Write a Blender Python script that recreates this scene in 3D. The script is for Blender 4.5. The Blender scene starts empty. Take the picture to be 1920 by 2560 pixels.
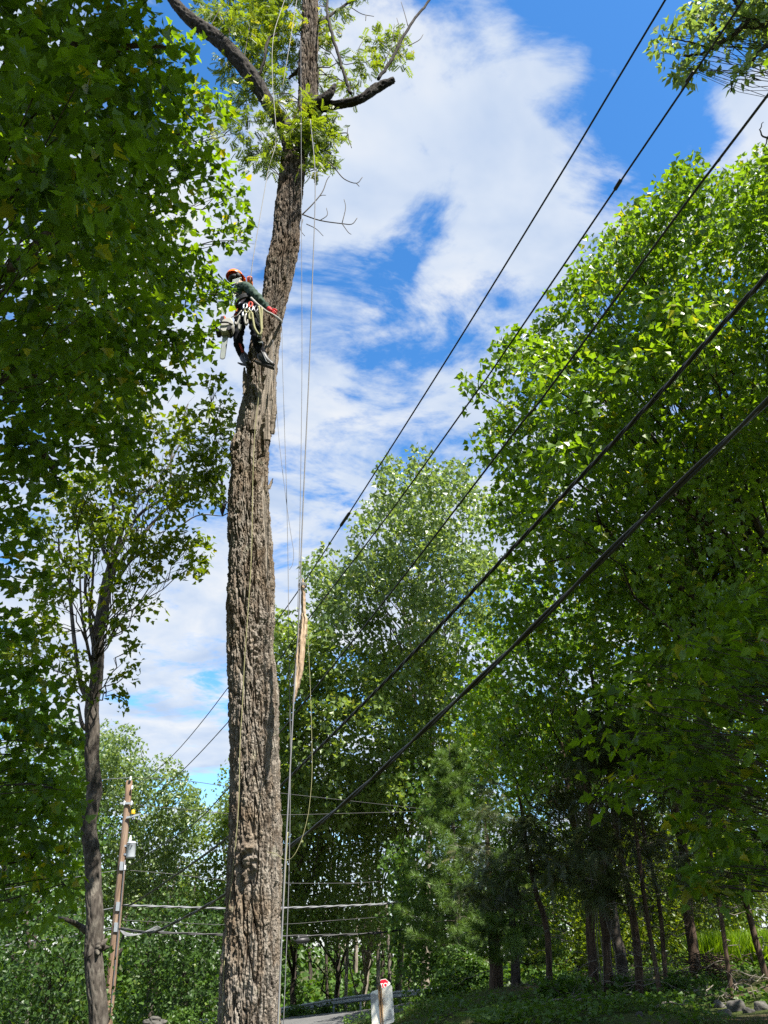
import bpy, math, random
import numpy as np
from mathutils import Vector, Matrix

random.seed(5)
rng = np.random.default_rng(11)
SC = bpy.context.scene
COL = SC.collection

# ------------------------------------------------------------------ camera
F, CX, CY, EYE = 1923.0, 960.0, 1280.0, 1.6
PITCH = math.radians(30)
CP, SP = math.cos(PITCH), math.sin(PITCH)
CAM = np.array([0.0, 0.0, EYE])
cd = bpy.data.cameras.new('camera')
cam = bpy.data.objects.new('camera', cd)
COL.objects.link(cam)
cam.location = CAM
cam.rotation_euler = (math.radians(90) + PITCH, 0, 0)
cd.sensor_fit = 'VERTICAL'
cd.sensor_height = 32
cd.lens = F / 2560 * 32
cd.clip_start, cd.clip_end = 0.05, 2000
SC.camera = cam

def ray(u, v):
    a, b = (u - CX) / F, (CY - v) / F
    return np.array([a, CP - SP * b, SP + CP * b])
def Pz(u, v, zc): return CAM + zc * ray(u, v)
def Py(u, v, Y):
    r = ray(u, v)
    return CAM + r * (Y / r[1])
def zc_of(P):
    d = np.asarray(P) - CAM
    return d[..., 1] * CP + d[..., 2] * SP
def proj(P):
    d = np.asarray(P) - CAM
    zc = zc_of(P)
    return CX + F * d[..., 0] / zc, CY - F * (-d[..., 1] * SP + d[..., 2] * CP) / zc, zc

# ------------------------------------------------------------------ light and sky
SUN_EL, SUN_AZ = math.radians(57), math.radians(142)      # azimuth clockwise from +Y
S = Vector((math.sin(SUN_AZ) * math.cos(SUN_EL), math.cos(SUN_AZ) * math.cos(SUN_EL), math.sin(SUN_EL)))
sl = bpy.data.lights.new('sun', 'SUN')
sl.energy, sl.angle, sl.color = 5.0, math.radians(0.53), (1.0, 0.95, 0.86)
so = bpy.data.objects.new('sun', sl)
COL.objects.link(so)
so.rotation_euler = S.to_track_quat('Z', 'Y').to_euler()
SC.view_settings.view_transform = 'Standard'
SC.view_settings.look = 'None'
SC.view_settings.gamma = 1
SC.view_settings.use_curve_mapping = False
SC.view_settings.exposure = 1.45
SC.cycles.max_bounces = 8
SC.cycles.diffuse_bounces = 7
SC.cycles.transmission_bounces = 7
SC.cycles.transparent_max_bounces = 4
SC.cycles.use_denoising = False

W = bpy.data.worlds.new('World')
SC.world = W
W.use_nodes = True

class NT:
    """small helper for building node trees"""
    def __init__(s, tree):
        s.t = tree
        tree.nodes.clear()
    def n(s, typ, inp=None, **kw):
        nd = s.t.nodes.new('ShaderNode' + typ)
        for k, v in kw.items(): setattr(nd, k, v)
        for k, v in (inp or {}).items():
            s.put(nd.inputs[k], v)
        return nd
    def put(s, sock, v):
        if isinstance(v, bpy.types.NodeSocket): s.t.links.new(v, sock)
        elif isinstance(v, bpy.types.Node): s.t.links.new(v.outputs[0], sock)
        else:
            if isinstance(v, (tuple, list)) and len(v) == 3 and sock.type == 'RGBA': v = (*v, 1)
            sock.default_value = v
    def m(s, op, a, b=None, c=None, clamp=False):
        nd = s.t.nodes.new('ShaderNodeMath'); nd.operation = op; nd.use_clamp = clamp
        for i, x in enumerate((a, b, c)):
            if x is not None: s.put(nd.inputs[i], x)
        return nd.outputs[0]
    def vm(s, op, a, b=None):
        nd = s.t.nodes.new('ShaderNodeVectorMath'); nd.operation = op
        s.put(nd.inputs[0], a)
        if b is not None: s.put(nd.inputs[1], b)
        return nd.outputs['Value'] if op in ('LENGTH', 'DISTANCE', 'DOT_PRODUCT') else nd.outputs[0]
    def mix(s, fac, a, b, blend='MIX'):
        nd = s.t.nodes.new('ShaderNodeMix'); nd.data_type = 'RGBA'; nd.blend_type = blend
        s.put(nd.inputs[0], fac); s.put(nd.inputs[6], a); s.put(nd.inputs[7], b)
        return nd.outputs[2]
    def ramp(s, fac, stops):
        nd = s.t.nodes.new('ShaderNodeValToRGB')
        e = nd.color_ramp.elements
        while len(e) < len(stops): e.new(0.5)
        for i, (p, c) in enumerate(stops):
            e[i].position = p
            e[i].color = (*c, 1) if isinstance(c, (tuple, list)) else (c, c, c, 1)
        s.put(nd.inputs[0], fac)
        return nd.outputs[0]
    def mr(s, x, a, b, c=0.0, d=1.0, smooth=True):
        nd = s.t.nodes.new('ShaderNodeMapRange')
        if smooth: nd.interpolation_type = 'SMOOTHSTEP'
        s.put(nd.inputs[0], x)
        for i, q in enumerate((a, b, c, d)): s.put(nd.inputs[i + 1], q)
        return nd.outputs[0]
    def noise(s, vec, scale, detail=4, rough=0.55, dist=0.0, dim='3D'):
        nd = s.t.nodes.new('ShaderNodeTexNoise'); nd.noise_dimensions = dim
        s.put(nd.inputs['Vector'], vec)
        nd.inputs['Scale'].default_value = scale; nd.inputs['Detail'].default_value = detail
        nd.inputs['Roughness'].default_value = rough; nd.inputs['Distortion'].default_value = dist
        return nd.outputs[0]

def build_sky():
    t = NT(W.node_tree)
    sky = t.n('TexSky', sky_type='NISHITA', sun_disc=False, sun_elevation=SUN_EL, sun_rotation=SUN_AZ,
              air_density=1.0, dust_density=0.3, ozone_density=3.0)
    hs = t.n('HueSaturation', {'Saturation': 1.28, 'Value': 1.0, 'Color': sky.outputs[0]})
    bg = t.n('Background', {'Color': hs.outputs[0], 'Strength': 0.108})
    co = t.n('TexCoord')
    sep = t.n('SeparateXYZ', {0: co.outputs['Generated']})
    zz = t.m('MAXIMUM', sep.outputs[2], 0.03)
    zz = t.m('ADD', zz, 0.12)
    q = t.n('CombineXYZ', {0: t.m('DIVIDE', sep.outputs[0], zz), 1: t.m('DIVIDE', sep.outputs[1], zz)}).outputs[0]
    def qp(u, v):
        d = ray(u, v); d = d / np.linalg.norm(d)
        z = max(d[2], .03) + .12
        return (d[0] / z, d[1] / z, 0.0)
    mp = t.n('Mapping', {0: q, 'Rotation': (0, 0, math.radians(-38)), 'Scale': (1.0, 1.45, 1.0)}).outputs[0]
    n1 = t.noise(mp, 3.6, 9, 0.62, 0.45)
    n2 = t.noise(mp, 11.0, 6, 0.62, 0.3)
    dens = t.m('ADD', t.m('MULTIPLY', n1, 1.35), t.m('MULTIPLY', n2, 0.42))
    dens = t.m('ADD', dens, t.m('MULTIPLY', t.m('SUBTRACT', t.noise(mp, 1.3, 3, 0.5, 0.3), 0.5), 1.1))
    dens = t.m('SUBTRACT', dens, 0.25)
    # cloud banks (+) and clear openings (-) of this day's sky: (u, v, size, amount)
    wv = t.n('TexNoise', {'Vector': q, 'Scale': 3.2, 'Detail': 3.0}).outputs[1]
    qw = t.vm('ADD', q, t.vm('MULTIPLY', t.vm('SUBTRACT', wv, (.5, .5, .5)), (.42, .42, 0)))
    for (u, v, s, a) in ((1330, 80, .12, -.30), (1570, 180, .16, -.30), (1640, 420, .10, -.2), (1030, 570, .08, -.34), (1440, 400, .18, -.16),
                         (1500, 560, .14, -.2), (820, 1200, .12, -.26), (1010, 1030, .12, -.22), (500, 1330, .16, -.25),
                         (500, 150, .12, -.42), (1240, 120, .16, -.22),
                         (1030, 330, .20, .20), (900, 850, .34, .15), (1720, 270, .08, .46), (1620, 60, .05, .2), (1500, 480, .06, .2), (1490, 360, .07, .24), (1400, 215, .05, .22), (1230, 150, .08, .20), (1530, 260, .08, -.24), (1860, 330, .09, .38), (1250, 560, .08, .2), (1170, 420, .09, .16), (1170, 640, .09, .14), (1650, 160, .05, .16), (1780, 60, .05, -.1), (640, 1000, .3, .08),
                         (430, 1600, .9, .12), (1290, 190, .1, .12), (1250, 450, .12, .15), (1100, 160, .12, .1), (540, 2000, .3, -.16), (1840, 330, .12, .1)):
        c = qp(u, v)
        g = t.m('DIVIDE', t.vm('DISTANCE', qw, c), s)
        dens = t.m('ADD', dens, t.m('MULTIPLY', t.m('EXPONENT', t.m('MULTIPLY', t.m('MULTIPLY', g, g), -1.0)), a))
    cov = t.mr(dens, 0.44, 0.74)
    cov = t.m('MULTIPLY', t.m('POWER', cov, 0.8), 0.97)
    low = t.mr(sep.outputs[2], 0.02, 0.16)
    cov = t.m('ADD', t.m('MULTIPLY', cov, low), t.m('MULTIPLY', t.m('SUBTRACT', 1.0, low), 0.8))
    sh = t.m('ADD', t.m('MULTIPLY', t.noise(q, 3.4, 5, 0.55, 0.3), low), t.m('MULTIPLY', t.m('SUBTRACT', 1.0, low), 0.6))
    ccol = t.ramp(sh, [(0.34, (0.55, 0.68, 0.90)), (0.50, (0.74, 0.83, 0.97)), (0.64, (0.93, 0.96, 1.0))])
    cb = t.n('Background', {'Color': ccol, 'Strength': 0.355})
    mx = t.n('MixShader', {0: cov, 1: bg.outputs[0], 2: cb.outputs[0]})
    out = t.n('OutputWorld')
    t.t.links.new(mx.outputs[0], out.inputs[0])
build_sky()

# ------------------------------------------------------------------ materials
def mat(name):
    m = bpy.data.materials.new(name)
    m.use_nodes = True
    return m, NT(m.node_tree)
def finish(t, bsdf, disp=None):
    o = t.n('OutputMaterial')
    t.t.links.new(bsdf.outputs[0] if isinstance(bsdf, bpy.types.Node) else bsdf, o.inputs[0])
def bump(t, h, strength=0.5, dist=0.02):
    return t.n('Bump', {'Height': h, 'Strength': strength, 'Distance': dist}).outputs[0]
def plain(name, col, rough=0.6, metal=0.0, var=0.25, scale=8.0, bmp=0.0, spec=0.4):
    m, t = mat(name)
    co = t.n('TexCoord').outputs['Object']
    nz = t.noise(co, scale, 5, 0.6)
    c = t.mix(nz, tuple(x * (1 - var) for x in col), tuple(min(1, x * (1 + var)) for x in col))
    b = t.n('BsdfPrincipled', {'Base Color': c, 'Roughness': rough, 'Metallic': metal, 'Specular IOR Level': spec})
    if bmp: t.put(b.inputs['Normal'], bump(t, nz, bmp, 0.01))
    finish(t, b)
    return m
def leaf_mat(name, dark, midc, light, trans=(1.9, 1.75, 0.5), mixf=0.42, rough=0.42, spec=0.35):
    m, t = mat(name)
    a = t.n('Attribute', attribute_name='tint').outputs['Fac']
    c = t.ramp(a, [(0.0, dark), (0.55, midc), (0.82, midc), (1.0, light)])
    vein = t.noise(t.n('TexCoord').outputs['Object'], 30, 2, 0.5)
    c = t.mix(0.25, c, t.mix(vein, (0, 0, 0), c), 'MIX')
    p = t.n('BsdfPrincipled', {'Base Color': c, 'Roughness': rough, 'Specular IOR Level': spec})
    tc = t.mix(1.0, c, trans, 'MULTIPLY')
    tr = t.n('BsdfTranslucent', {'Color': tc})
    finish(t, t.n('MixShader', {0: mixf, 1: p.outputs[0], 2: tr.outputs[0]}))
    return m
def bark_mat(name, c1, c2, c3, sxy=14.0, sz=3.0, bstr=0.8, rough=0.9):
    m, t = mat(name)
    co = t.n('TexCoord').outputs['Object']
    mp = t.n('Mapping', {0: co, 'Scale': (sxy, sxy, sz)}).outputs[0]
    n1 = t.noise(mp, 1.0, 6, 0.62, 0.6)
    n2 = t.noise(co, 2.0, 3, 0.5)
    c = t.ramp(n1, [(0.3, c1), (0.5, c2), (0.72, c3)])
    c = t.mix(t.mr(n2, 0.4, 0.7), c, t.mix(0.5, c, (0.5, 0.5, 0.5), 'MULTIPLY'))
    b = t.n('BsdfPrincipled', {'Base Color': c, 'Roughness': rough, 'Specular IOR Level': 0.2, 'Normal': bump(t, n1, bstr, 0.03)})
    finish(t, b)
    return m

M = {}
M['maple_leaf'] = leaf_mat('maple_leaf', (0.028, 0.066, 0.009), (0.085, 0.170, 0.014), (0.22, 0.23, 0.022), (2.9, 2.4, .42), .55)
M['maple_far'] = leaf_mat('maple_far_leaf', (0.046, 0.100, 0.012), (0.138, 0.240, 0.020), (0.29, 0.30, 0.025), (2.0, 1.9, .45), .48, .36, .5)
M['pale_leaf'] = leaf_mat('pale_leaf', (0.070, 0.125, 0.036), (0.185, 0.265, 0.095), (0.26, 0.30, 0.13), (1.9, 1.8, .7), .45, .38, .7)
M['mid_leaf'] = leaf_mat('bright_pale_leaf', (0.070, 0.125, 0.028), (0.185, 0.265, 0.058), (0.27, 0.30, 0.09), (1.9, 1.8, .6), .45, .4, .6)
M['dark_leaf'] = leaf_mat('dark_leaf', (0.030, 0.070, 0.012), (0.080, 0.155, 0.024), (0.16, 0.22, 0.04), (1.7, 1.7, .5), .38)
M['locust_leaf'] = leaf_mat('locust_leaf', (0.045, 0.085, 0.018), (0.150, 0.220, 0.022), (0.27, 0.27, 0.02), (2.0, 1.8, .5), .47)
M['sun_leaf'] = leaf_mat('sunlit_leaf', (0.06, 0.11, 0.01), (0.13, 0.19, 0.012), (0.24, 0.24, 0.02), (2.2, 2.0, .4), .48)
M['needle'] = leaf_mat('pine_needle', (0.055, 0.11, 0.030), (0.12, 0.20, 0.042), (0.18, 0.25, 0.06), (1.7, 1.7, .5), .3)
M['hemlock'] = leaf_mat('hemlock_needle', (0.040, 0.058, 0.020), (0.070, 0.095, 0.032), (0.15, 0.14, 0.06), (1.5, 1.4, .6), .25)
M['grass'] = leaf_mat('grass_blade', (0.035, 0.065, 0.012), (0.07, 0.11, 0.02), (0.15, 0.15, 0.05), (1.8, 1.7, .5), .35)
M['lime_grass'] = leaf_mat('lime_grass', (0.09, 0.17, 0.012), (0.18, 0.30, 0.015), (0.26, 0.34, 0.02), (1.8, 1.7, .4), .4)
M['bark_mid'] = bark_mat('mid_bark', (0.022, 0.018, 0.015), (0.070, 0.060, 0.050), (0.16, 0.145, 0.12), 12, 4)
M['shade_leaf'] = leaf_mat('shade_painted_leaf', (0.018, 0.045, 0.010), (0.045, 0.095, 0.018), (0.11, 0.17, 0.03), (1.7, 1.7, .5), .38)  # dark leaf lowered further: shade on the low young trees put into colour
M['brown_leaf'] = leaf_mat('dead_leaf', (0.06, 0.018, 0.008), (0.10, 0.03, 0.012), (0.15, 0.05, 0.02), (1.5, 1.2, .8), .3)
M['bark_dark'] = bark_mat('dark_bark', (0.018, 0.014, 0.011), (0.055, 0.045, 0.036), (0.12, 0.10, 0.08))
M['bark_grey'] = bark_mat('grey_bark', (0.035, 0.030, 0.025), (0.12, 0.105, 0.085), (0.26, 0.235, 0.20), 10, 4)
M['bark_pale'] = bark_mat('pale_bark', (0.09, 0.075, 0.055), (0.22, 0.19, 0.15), (0.36, 0.32, 0.26), 9, 2)
M['bark_red'] = bark_mat('red_brown_bark', (0.022, 0.015, 0.010), (0.075, 0.050, 0.034), (0.14, 0.10, 0.07), 16, 2)
M['twig'] = plain('twig', (0.07, 0.058, 0.046), 0.85, 0, .35, 6)
M['dead_twig'] = plain('dead_twig', (0.16, 0.14, 0.115), 0.9, 0, .35, 6)

def locust_mat():
    m, t = mat('locust_bark')
    co = t.n('TexCoord').outputs['Object']
    mp = t.n('Mapping', {0: co, 'Scale': (22, 22, 6)}).outputs[0]
    n1 = t.noise(mp, 1.0, 7, 0.66, 0.5)
    n2 = t.noise(co, 1.6, 4, 0.55)
    n3 = t.noise(co, 90, 3, 0.6)
    c = t.ramp(n1, [(0.30, (0.085, 0.070, 0.058)), (0.48, (0.185, 0.160, 0.133)), (0.62, (0.27, 0.240, 0.202)), (0.78, (0.37, 0.34, 0.30))])
    c = t.mix(t.mr(n2, .42, .68), c, t.mix(1.0, c, (0.80, 0.72, 0.62), 'MULTIPLY'))
    lich = t.mr(t.noise(co, 5.5, 4, .6, .3), .60, .72)
    c = t.mix(t.m('MULTIPLY', lich, .4), c, (0.30, 0.31, 0.22))
    pl = t.noise(t.n('Mapping', {0: co, 'Scale': (15, 15, 4)}).outputs[0], 1.0, 3, .5, .4)
    c = t.mix(t.mr(pl, .45, .62), c, t.mix(1.0, c, (0.74, 0.68, 0.62), 'MULTIPLY'))
    z = t.n('SeparateXYZ', {0: co}).outputs[2]      # darker towards the top: young bark, plus crown shade put into the colour
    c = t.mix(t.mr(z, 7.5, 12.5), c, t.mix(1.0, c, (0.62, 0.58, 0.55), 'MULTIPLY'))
    # torn, bare wood where the attribute says the bark is gone
    wd = t.n('Attribute', attribute_name='wood').outputs['Fac']
    wm = t.n('Mapping', {0: co, 'Scale': (60, 60, 2.0)}).outputs[0]
    wn = t.noise(wm, 1.0, 4, .55)
    wc = t.ramp(wn, [(0.3, (0.08, 0.068, 0.055)), (0.5, (0.20, 0.172, 0.14)), (0.68, (0.34, 0.29, 0.23))])
    c = t.mix(wd, c, wc)
    h = t.m('ADD', n1, t.m('MULTIPLY', n3, 0.35))
    b = t.n('BsdfPrincipled', {'Base Color': c, 'Roughness': 0.92, 'Specular IOR Level': 0.15, 'Normal': bump(t, h, 0.9, 0.03)})
    finish(t, b)
    return m
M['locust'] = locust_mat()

# ------------------------------------------------------------------ mesh and object helpers
def new_mesh(name, V, flat, counts, tint=None, smooth=False, mats=(), attrs=None):
    me = bpy.data.meshes.new(name)
    V = np.asarray(V, dtype=np.float32)
    flat = np.asarray(flat, dtype=np.int32)
    counts = np.asarray(counts, dtype=np.int32)
    me.vertices.add(len(V)); me.vertices.foreach_set('co', V.ravel())
    me.loops.add(len(flat)); me.loops.foreach_set('vertex_index', flat)
    me.polygons.add(len(counts))
    st = np.zeros(len(counts), dtype=np.int32); st[1:] = np.cumsum(counts)[:-1]
    me.polygons.foreach_set('loop_start', st)
    me.polygons.foreach_set('use_smooth', np.full(len(counts), smooth))
    at = dict(attrs or {})
    if tint is not None: at['tint'] = tint
    for k, v in at.items():
        a = me.attributes.new(k, 'FLOAT', 'POINT')
        a.data.foreach_set('value', np.asarray(v, dtype=np.float32))
    for m in mats: me.materials.append(m)
    me.update(calc_edges=True)
    me.validate()
    return me
def link(name, me, parent=None, kind=None, label=None, cat=None, group=None):
    o = bpy.data.objects.new(name, me)
    COL.objects.link(o)
    if parent is not None:
        o.parent = parent
        o.matrix_parent_inverse = root_inverse(parent)
    tag(o, label, cat, group, kind)
    return o
def root_inverse(p):
    # parts are modelled in place: only a thing's own Empty is offset
    return Matrix.Translation(-p.location) if p.parent is None else Matrix.Identity(4)
def tag(o, label=None, cat=None, group=None, kind=None):
    if label: o['label'] = label
    if cat: o['category'] = cat
    if group: o['group'] = group
    if kind: o['kind'] = kind
def empty(name, loc, label, cat, group=None):
    o = bpy.data.objects.new(name, None)
    COL.objects.link(o)
    o.location = [float(x) for x in loc]
    o.empty_display_size = 0.2
    tag(o, label, cat, group)
    return o

class Geo:
    """collects polygons of any size"""
    def __init__(s): s.V = []; s.flat = []; s.cnt = []; s.n = 0; s.mi = []
    def add(s, V, faces, mi=0):
        V = np.asarray(V, dtype=float)
        s.V.append(V)
        for f in faces:
            s.flat.extend(int(i) + s.n for i in f); s.cnt.append(len(f)); s.mi.append(mi)
        s.n += len(V)
    def tube(s, pts, rad, k=6, cap=True, mi=0):
        pts = np.asarray(pts, dtype=float); n = len(pts)
        rad = np.full(n, rad, dtype=float) if np.isscalar(rad) else np.asarray(rad, dtype=float)
        T = np.gradient(pts, axis=0); T /= np.linalg.norm(T, axis=1)[:, None] + 1e-9
        ref = np.array([0, 0, 1.0]) if abs(T[0][2]) < .9 else np.array([0, 1.0, 0])
        A = np.cross(T[0], ref); A /= np.linalg.norm(A)
        ang = np.arange(k) * 2 * np.pi / k
        ca, sa = np.cos(ang)[:, None], np.sin(ang)[:, None]
        rings = np.empty((n, k, 3))
        for i in range(n):
            A = A - T[i] * A.dot(T[i]); A /= np.linalg.norm(A) + 1e-9
            rings[i] = pts[i] + rad[i] * (ca * A + sa * np.cross(T[i], A))
        i, j = np.meshgrid(np.arange(n - 1), np.arange(k), indexing='ij')
        j2 = (j + 1) % k
        q = np.stack([i * k + j, i * k + j2, (i + 1) * k + j2, (i + 1) * k + j], -1).reshape(-1, 4) + s.n
        s.V.append(rings.reshape(-1, 3)); s.flat.extend(q.ravel().tolist()); s.cnt.extend([4] * len(q)); s.mi.extend([mi] * len(q))
        if cap:
            s.flat.extend((s.n + np.arange(k)[::-1]).tolist()); s.cnt.append(k); s.mi.append(mi)
            s.flat.extend((s.n + (n - 1) * k + np.arange(k)).tolist()); s.cnt.append(k); s.mi.append(mi)
        s.n += n * k
    def box(s, c, ax, half, mi=0):
        """box at c with axes ax (3 vectors) and half sizes"""
        c = np.asarray(c, float); ax = np.asarray(ax, float)
        V = [c + sum(sg[i] * half[i] * ax[i] for i in range(3)) for sg in
             [(-1, -1, -1), (1, -1, -1), (1, 1, -1), (-1, 1, -1), (-1, -1, 1), (1, -1, 1), (1, 1, 1), (-1, 1, 1)]]
        s.add(V, [(0, 3, 2, 1), (4, 5, 6, 7), (0, 1, 5, 4), (1, 2, 6, 5), (2, 3, 7, 6), (3, 0, 4, 7)], mi)
    def mesh(s, name, mats, smooth=False):
        me = new_mesh(name, np.concatenate(s.V), s.flat, s.cnt, smooth=smooth, mats=mats)
        if len(mats) > 1: me.polygons.foreach_set('material_index', np.array(s.mi, dtype=np.int32))
        return me
    def build(s, name, mats, parent=None, smooth=True, **kw):
        if not isinstance(mats, (list, tuple)): mats = [mats]
        return link(name, s.mesh(name, mats, smooth), parent, **kw)
I3 = np.eye(3)
def unit(a): a = np.asarray(a, float); return a / (np.linalg.norm(a, axis=-1, keepdims=True) + 1e-12)
def spline(pts, n=8):
    """Catmull-Rom through rows of pts (any columns)"""
    p = np.asarray(pts, float)
    q = np.vstack([2 * p[0] - p[1], p, 2 * p[-1] - p[-2]])
    out = []
    for i in range(1, len(q) - 2):
        t = np.linspace(0, 1, n, endpoint=False)[:, None]
        a, b, c, d = q[i - 1], q[i], q[i + 1], q[i + 2]
        out.append(.5 * (2 * b + (c - a) * t + (2 * a - 5 * b + 4 * c - d) * t ** 2 + (3 * b - a - 3 * c + d) * t ** 3))
    return np.vstack(out + [p[-1:]])

# gradient noise in numpy
_perm = rng.permutation(256); _perm = np.concatenate([_perm, _perm, _perm])
_grad = unit(rng.normal(size=(256, 3)))
def perlin(p):
    p = np.asarray(p, float); i = np.floor(p).astype(int); f = p - i; i &= 255
    u = f * f * f * (f * (f * 6 - 15) + 10)
    r = 0
    for dx in (0, 1):
        for dy in (0, 1):
            for dz in (0, 1):
                h = _perm[_perm[_perm[(i[..., 0] + dx) & 255] + ((i[..., 1] + dy) & 255)] + ((i[..., 2] + dz) & 255)]
                g = _grad[h]
                d = (f[..., 0] - dx) * g[..., 0] + (f[..., 1] - dy) * g[..., 1] + (f[..., 2] - dz) * g[..., 2]
                w = (u[..., 0] if dx else 1 - u[..., 0]) * (u[..., 1] if dy else 1 - u[..., 1]) * (u[..., 2] if dz else 1 - u[..., 2])
                r = r + w * d
    return r * 1.6
def sstep(a, b, x):
    t = np.clip((x - a) / (b - a), 0, 1); return t * t * (3 - 2 * t)

# ------------------------------------------------------------------ ground
# known ground heights (x, y, z), interpolated into one continuous terrain
def gpx(u, v, zc):
    return Pz(u, v, zc)
TREES_J = [  # hemlock trunks: base pixel, then points upward, width px, depth
    ([(1377, 2473), (1363, 2311), (1336, 2218), (1312, 2080)], 20, 18.5, 'straight slim hemlock trunk beside the fern patch'),
    ([(1484, 2468), (1470, 2264), (1452, 2171), (1425, 1990)], 30, 17.5, 'dark ivy-clasped hemlock trunk left of a paler viny one'),
    ([(1526, 2496), (1512, 2311), (1484, 2078), (1458, 1900)], 29, 15.5, 'paler hemlock trunk wrapped in hanging bare vines'),
    ([(1605, 2496), (1577, 2264), (1549, 2125), (1521, 1940), (1495, 1780)], 24, 15.0, 'hemlock trunk with a pale broken stub low on its base'),
    ([(1651, 2500), (1614, 2264), (1590, 2078), (1560, 1900)], 15, 14.6, 'slim hemlock trunk crossing close behind its slimmer neighbour'),
    ([(1668, 2487), (1647, 2264), (1618, 2125), (1590, 1960)], 14, 15.6, 'thin hemlock trunk with bark lit pale halfway up'),
    ([(1738, 2450), (1721, 2264), (1698, 2078), (1660, 1893), (1630, 1760)], 32, 17.5, 'thickest hemlock trunk, standing by the brown brush heap'),
    ([(1828, 2487), (1804, 2301), (1780, 2150), (1760, 2030)], 14, 13.6, 'thin leaning hemlock trunk just above the boulders'),
    ([(1914, 2448), (1874, 2287), (1846, 2194), (1800, 2030)], 19, 15.0, 'hemlock trunk leaning in front of the sunlit grass'),
    ([(1243, 2470), (1238, 2400), (1228, 2250), (1216, 2100)], 42, 22.0, 'broad dark trunk in deep shade left of the ferns'),
]
GP = [(0, 0, 0), (0, -25, .4), (-14, 0, .2), (14, 0, 1.0), (-3, 5, 0), (2, 5, 0.05), (-1.9, 8.6, -.05), (-6, 14, -.2), (-10.6, 30, -1.25),
      (-16, 40, -1.9), (-3, 20, -.7), (-.2, 17.5, -.6), (-6, 53, -1.75), (-2, 47.6, -.98), (2.9, 44, -.42), (9, 42, .4),
      (-30, 60, -2.5), (0, 80, -3.5), (30, 80, -.5), (-12, 66, -3.5), (8, 64, -2.0), (-60, 20, 0), (60, 20, 2.5), (0, 150, -5), (-150, 150, -6), (150, 150, -2),
      (-20, 26, -1.2), (3.2, 10, .35), (7, 8, .8), (-400, 400, 0), (400, 400, 0), (0, 400, 0), (-400, -100, 0), (400, -100, 0)]
for pts, w, zc, _ in TREES_J:
    GP.append(tuple(gpx(pts[0][0], pts[0][1], zc)))
for u, v, zc in ((740, 2545, 38), (860, 2535, 36), (960, 2522, 34), (1050, 2505, 32), (690, 2580, 29), (900, 2568, 27), (1845, 2525, 12.5), (1230, 2556, 13.0), (1100, 2545, 16.0), (1450, 2550, 11.5), (1700, 2550, 11.0), (1870, 2425, 24), (1560, 2440, 26), (1920, 2560, 10.5)):
    GP.append(tuple(gpx(u, v, zc)))
GP = np.array(GP, float)
def _k(a, b): return np.sqrt(((a[:, None, :2] - b[None, :, :2]) ** 2).sum(-1) + .3)
_w = np.linalg.solve(_k(GP, GP) + 1e-6 * np.eye(len(GP)), GP[:, 2])
def gz(x, y):
    x = np.atleast_1d(np.asarray(x, float)); y = np.atleast_1d(np.asarray(y, float))
    p = np.stack([x, y], -1)
    z = _k(p, GP) @ _w
    return z + .05 * perlin(np.stack([x * .7, y * .7, x * 0], -1))
def g1(x, y): return float(gz(x, y)[0])

def ground_mat():
    m, t = mat('woodland_floor')
    co = t.n('TexCoord').outputs['Object']
    n1 = t.noise(co, 0.6, 6, .6, .3); n2 = t.noise(co, 9, 5, .65)
    c = t.ramp(n2, [(0.3, (0.022, 0.030, 0.010)), (0.52, (0.050, 0.066, 0.018)), (0.75, (0.10, 0.105, 0.035))])
    d = t.ramp(n2, [(0.3, (0.03, 0.022, 0.014)), (0.7, (0.10, 0.075, 0.045))])
    c = t.mix(t.mr(n1, .46, .62), c, d)
    finish(t, t.n('BsdfPrincipled', {'Base Color': c, 'Roughness': .95, 'Specular IOR Level': .1, 'Normal': bump(t, n2, .7, .05)}))
    return m
def axis(lo, mid0, mid1, hi, step, far):
    a = np.arange(mid0, mid1 + 1e-6, step)
    return np.concatenate([lo + (mid0 - lo) * (1 - np.linspace(1, 0, far, endpoint=False) ** 2), a, mid1 + (hi - mid1) * np.linspace(0, 1, far + 1)[1:] ** 2])
RC = spline([(-40, 54), (-22, 50), (-8, 46.5), (-4.3, 45), (-1.9, 43), (1.5, 40), (8, 36), (16, 29), (30, 18)], 40)
gxs = axis(-900, -24, 24, 900, .4, 14); gys = axis(-300, -4, 62, 1500, .4, 16)
X, Y = np.meshgrid(gxs, gys)
Zg = gz(X.ravel(), Y.ravel()).reshape(X.shape)
far = np.maximum(np.abs(X), Y)
Zg = np.where(far > 300, Zg * np.clip(1 - (far - 300) / 300, 0, 1), Zg)
nx, ny = len(gxs), len(gys)
near_road = (np.abs(X) < 32) & (Y > 12) & (Y < 62)
Zg[near_road] -= .16 * (np.sqrt((X[near_road][:, None] - RC[None, ::4, 0]) ** 2 + (Y[near_road][:, None] - RC[None, ::4, 1]) ** 2).min(1) < np.where((X[near_road] < 2.0) & (X[near_road] > -6.5), 11, 3.3)) * (Y[near_road] > 20)
idx = np.arange(nx * ny).reshape(ny, nx)
q = np.stack([idx[:-1, :-1], idx[:-1, 1:], idx[1:, 1:], idx[1:, :-1]], -1).reshape(-1, 4)
link('ground', new_mesh('ground', np.stack([X, Y, Zg], -1).reshape(-1, 3), q.ravel(), np.full(len(q), 4), smooth=True, mats=[ground_mat()]), kind='structure')

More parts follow.
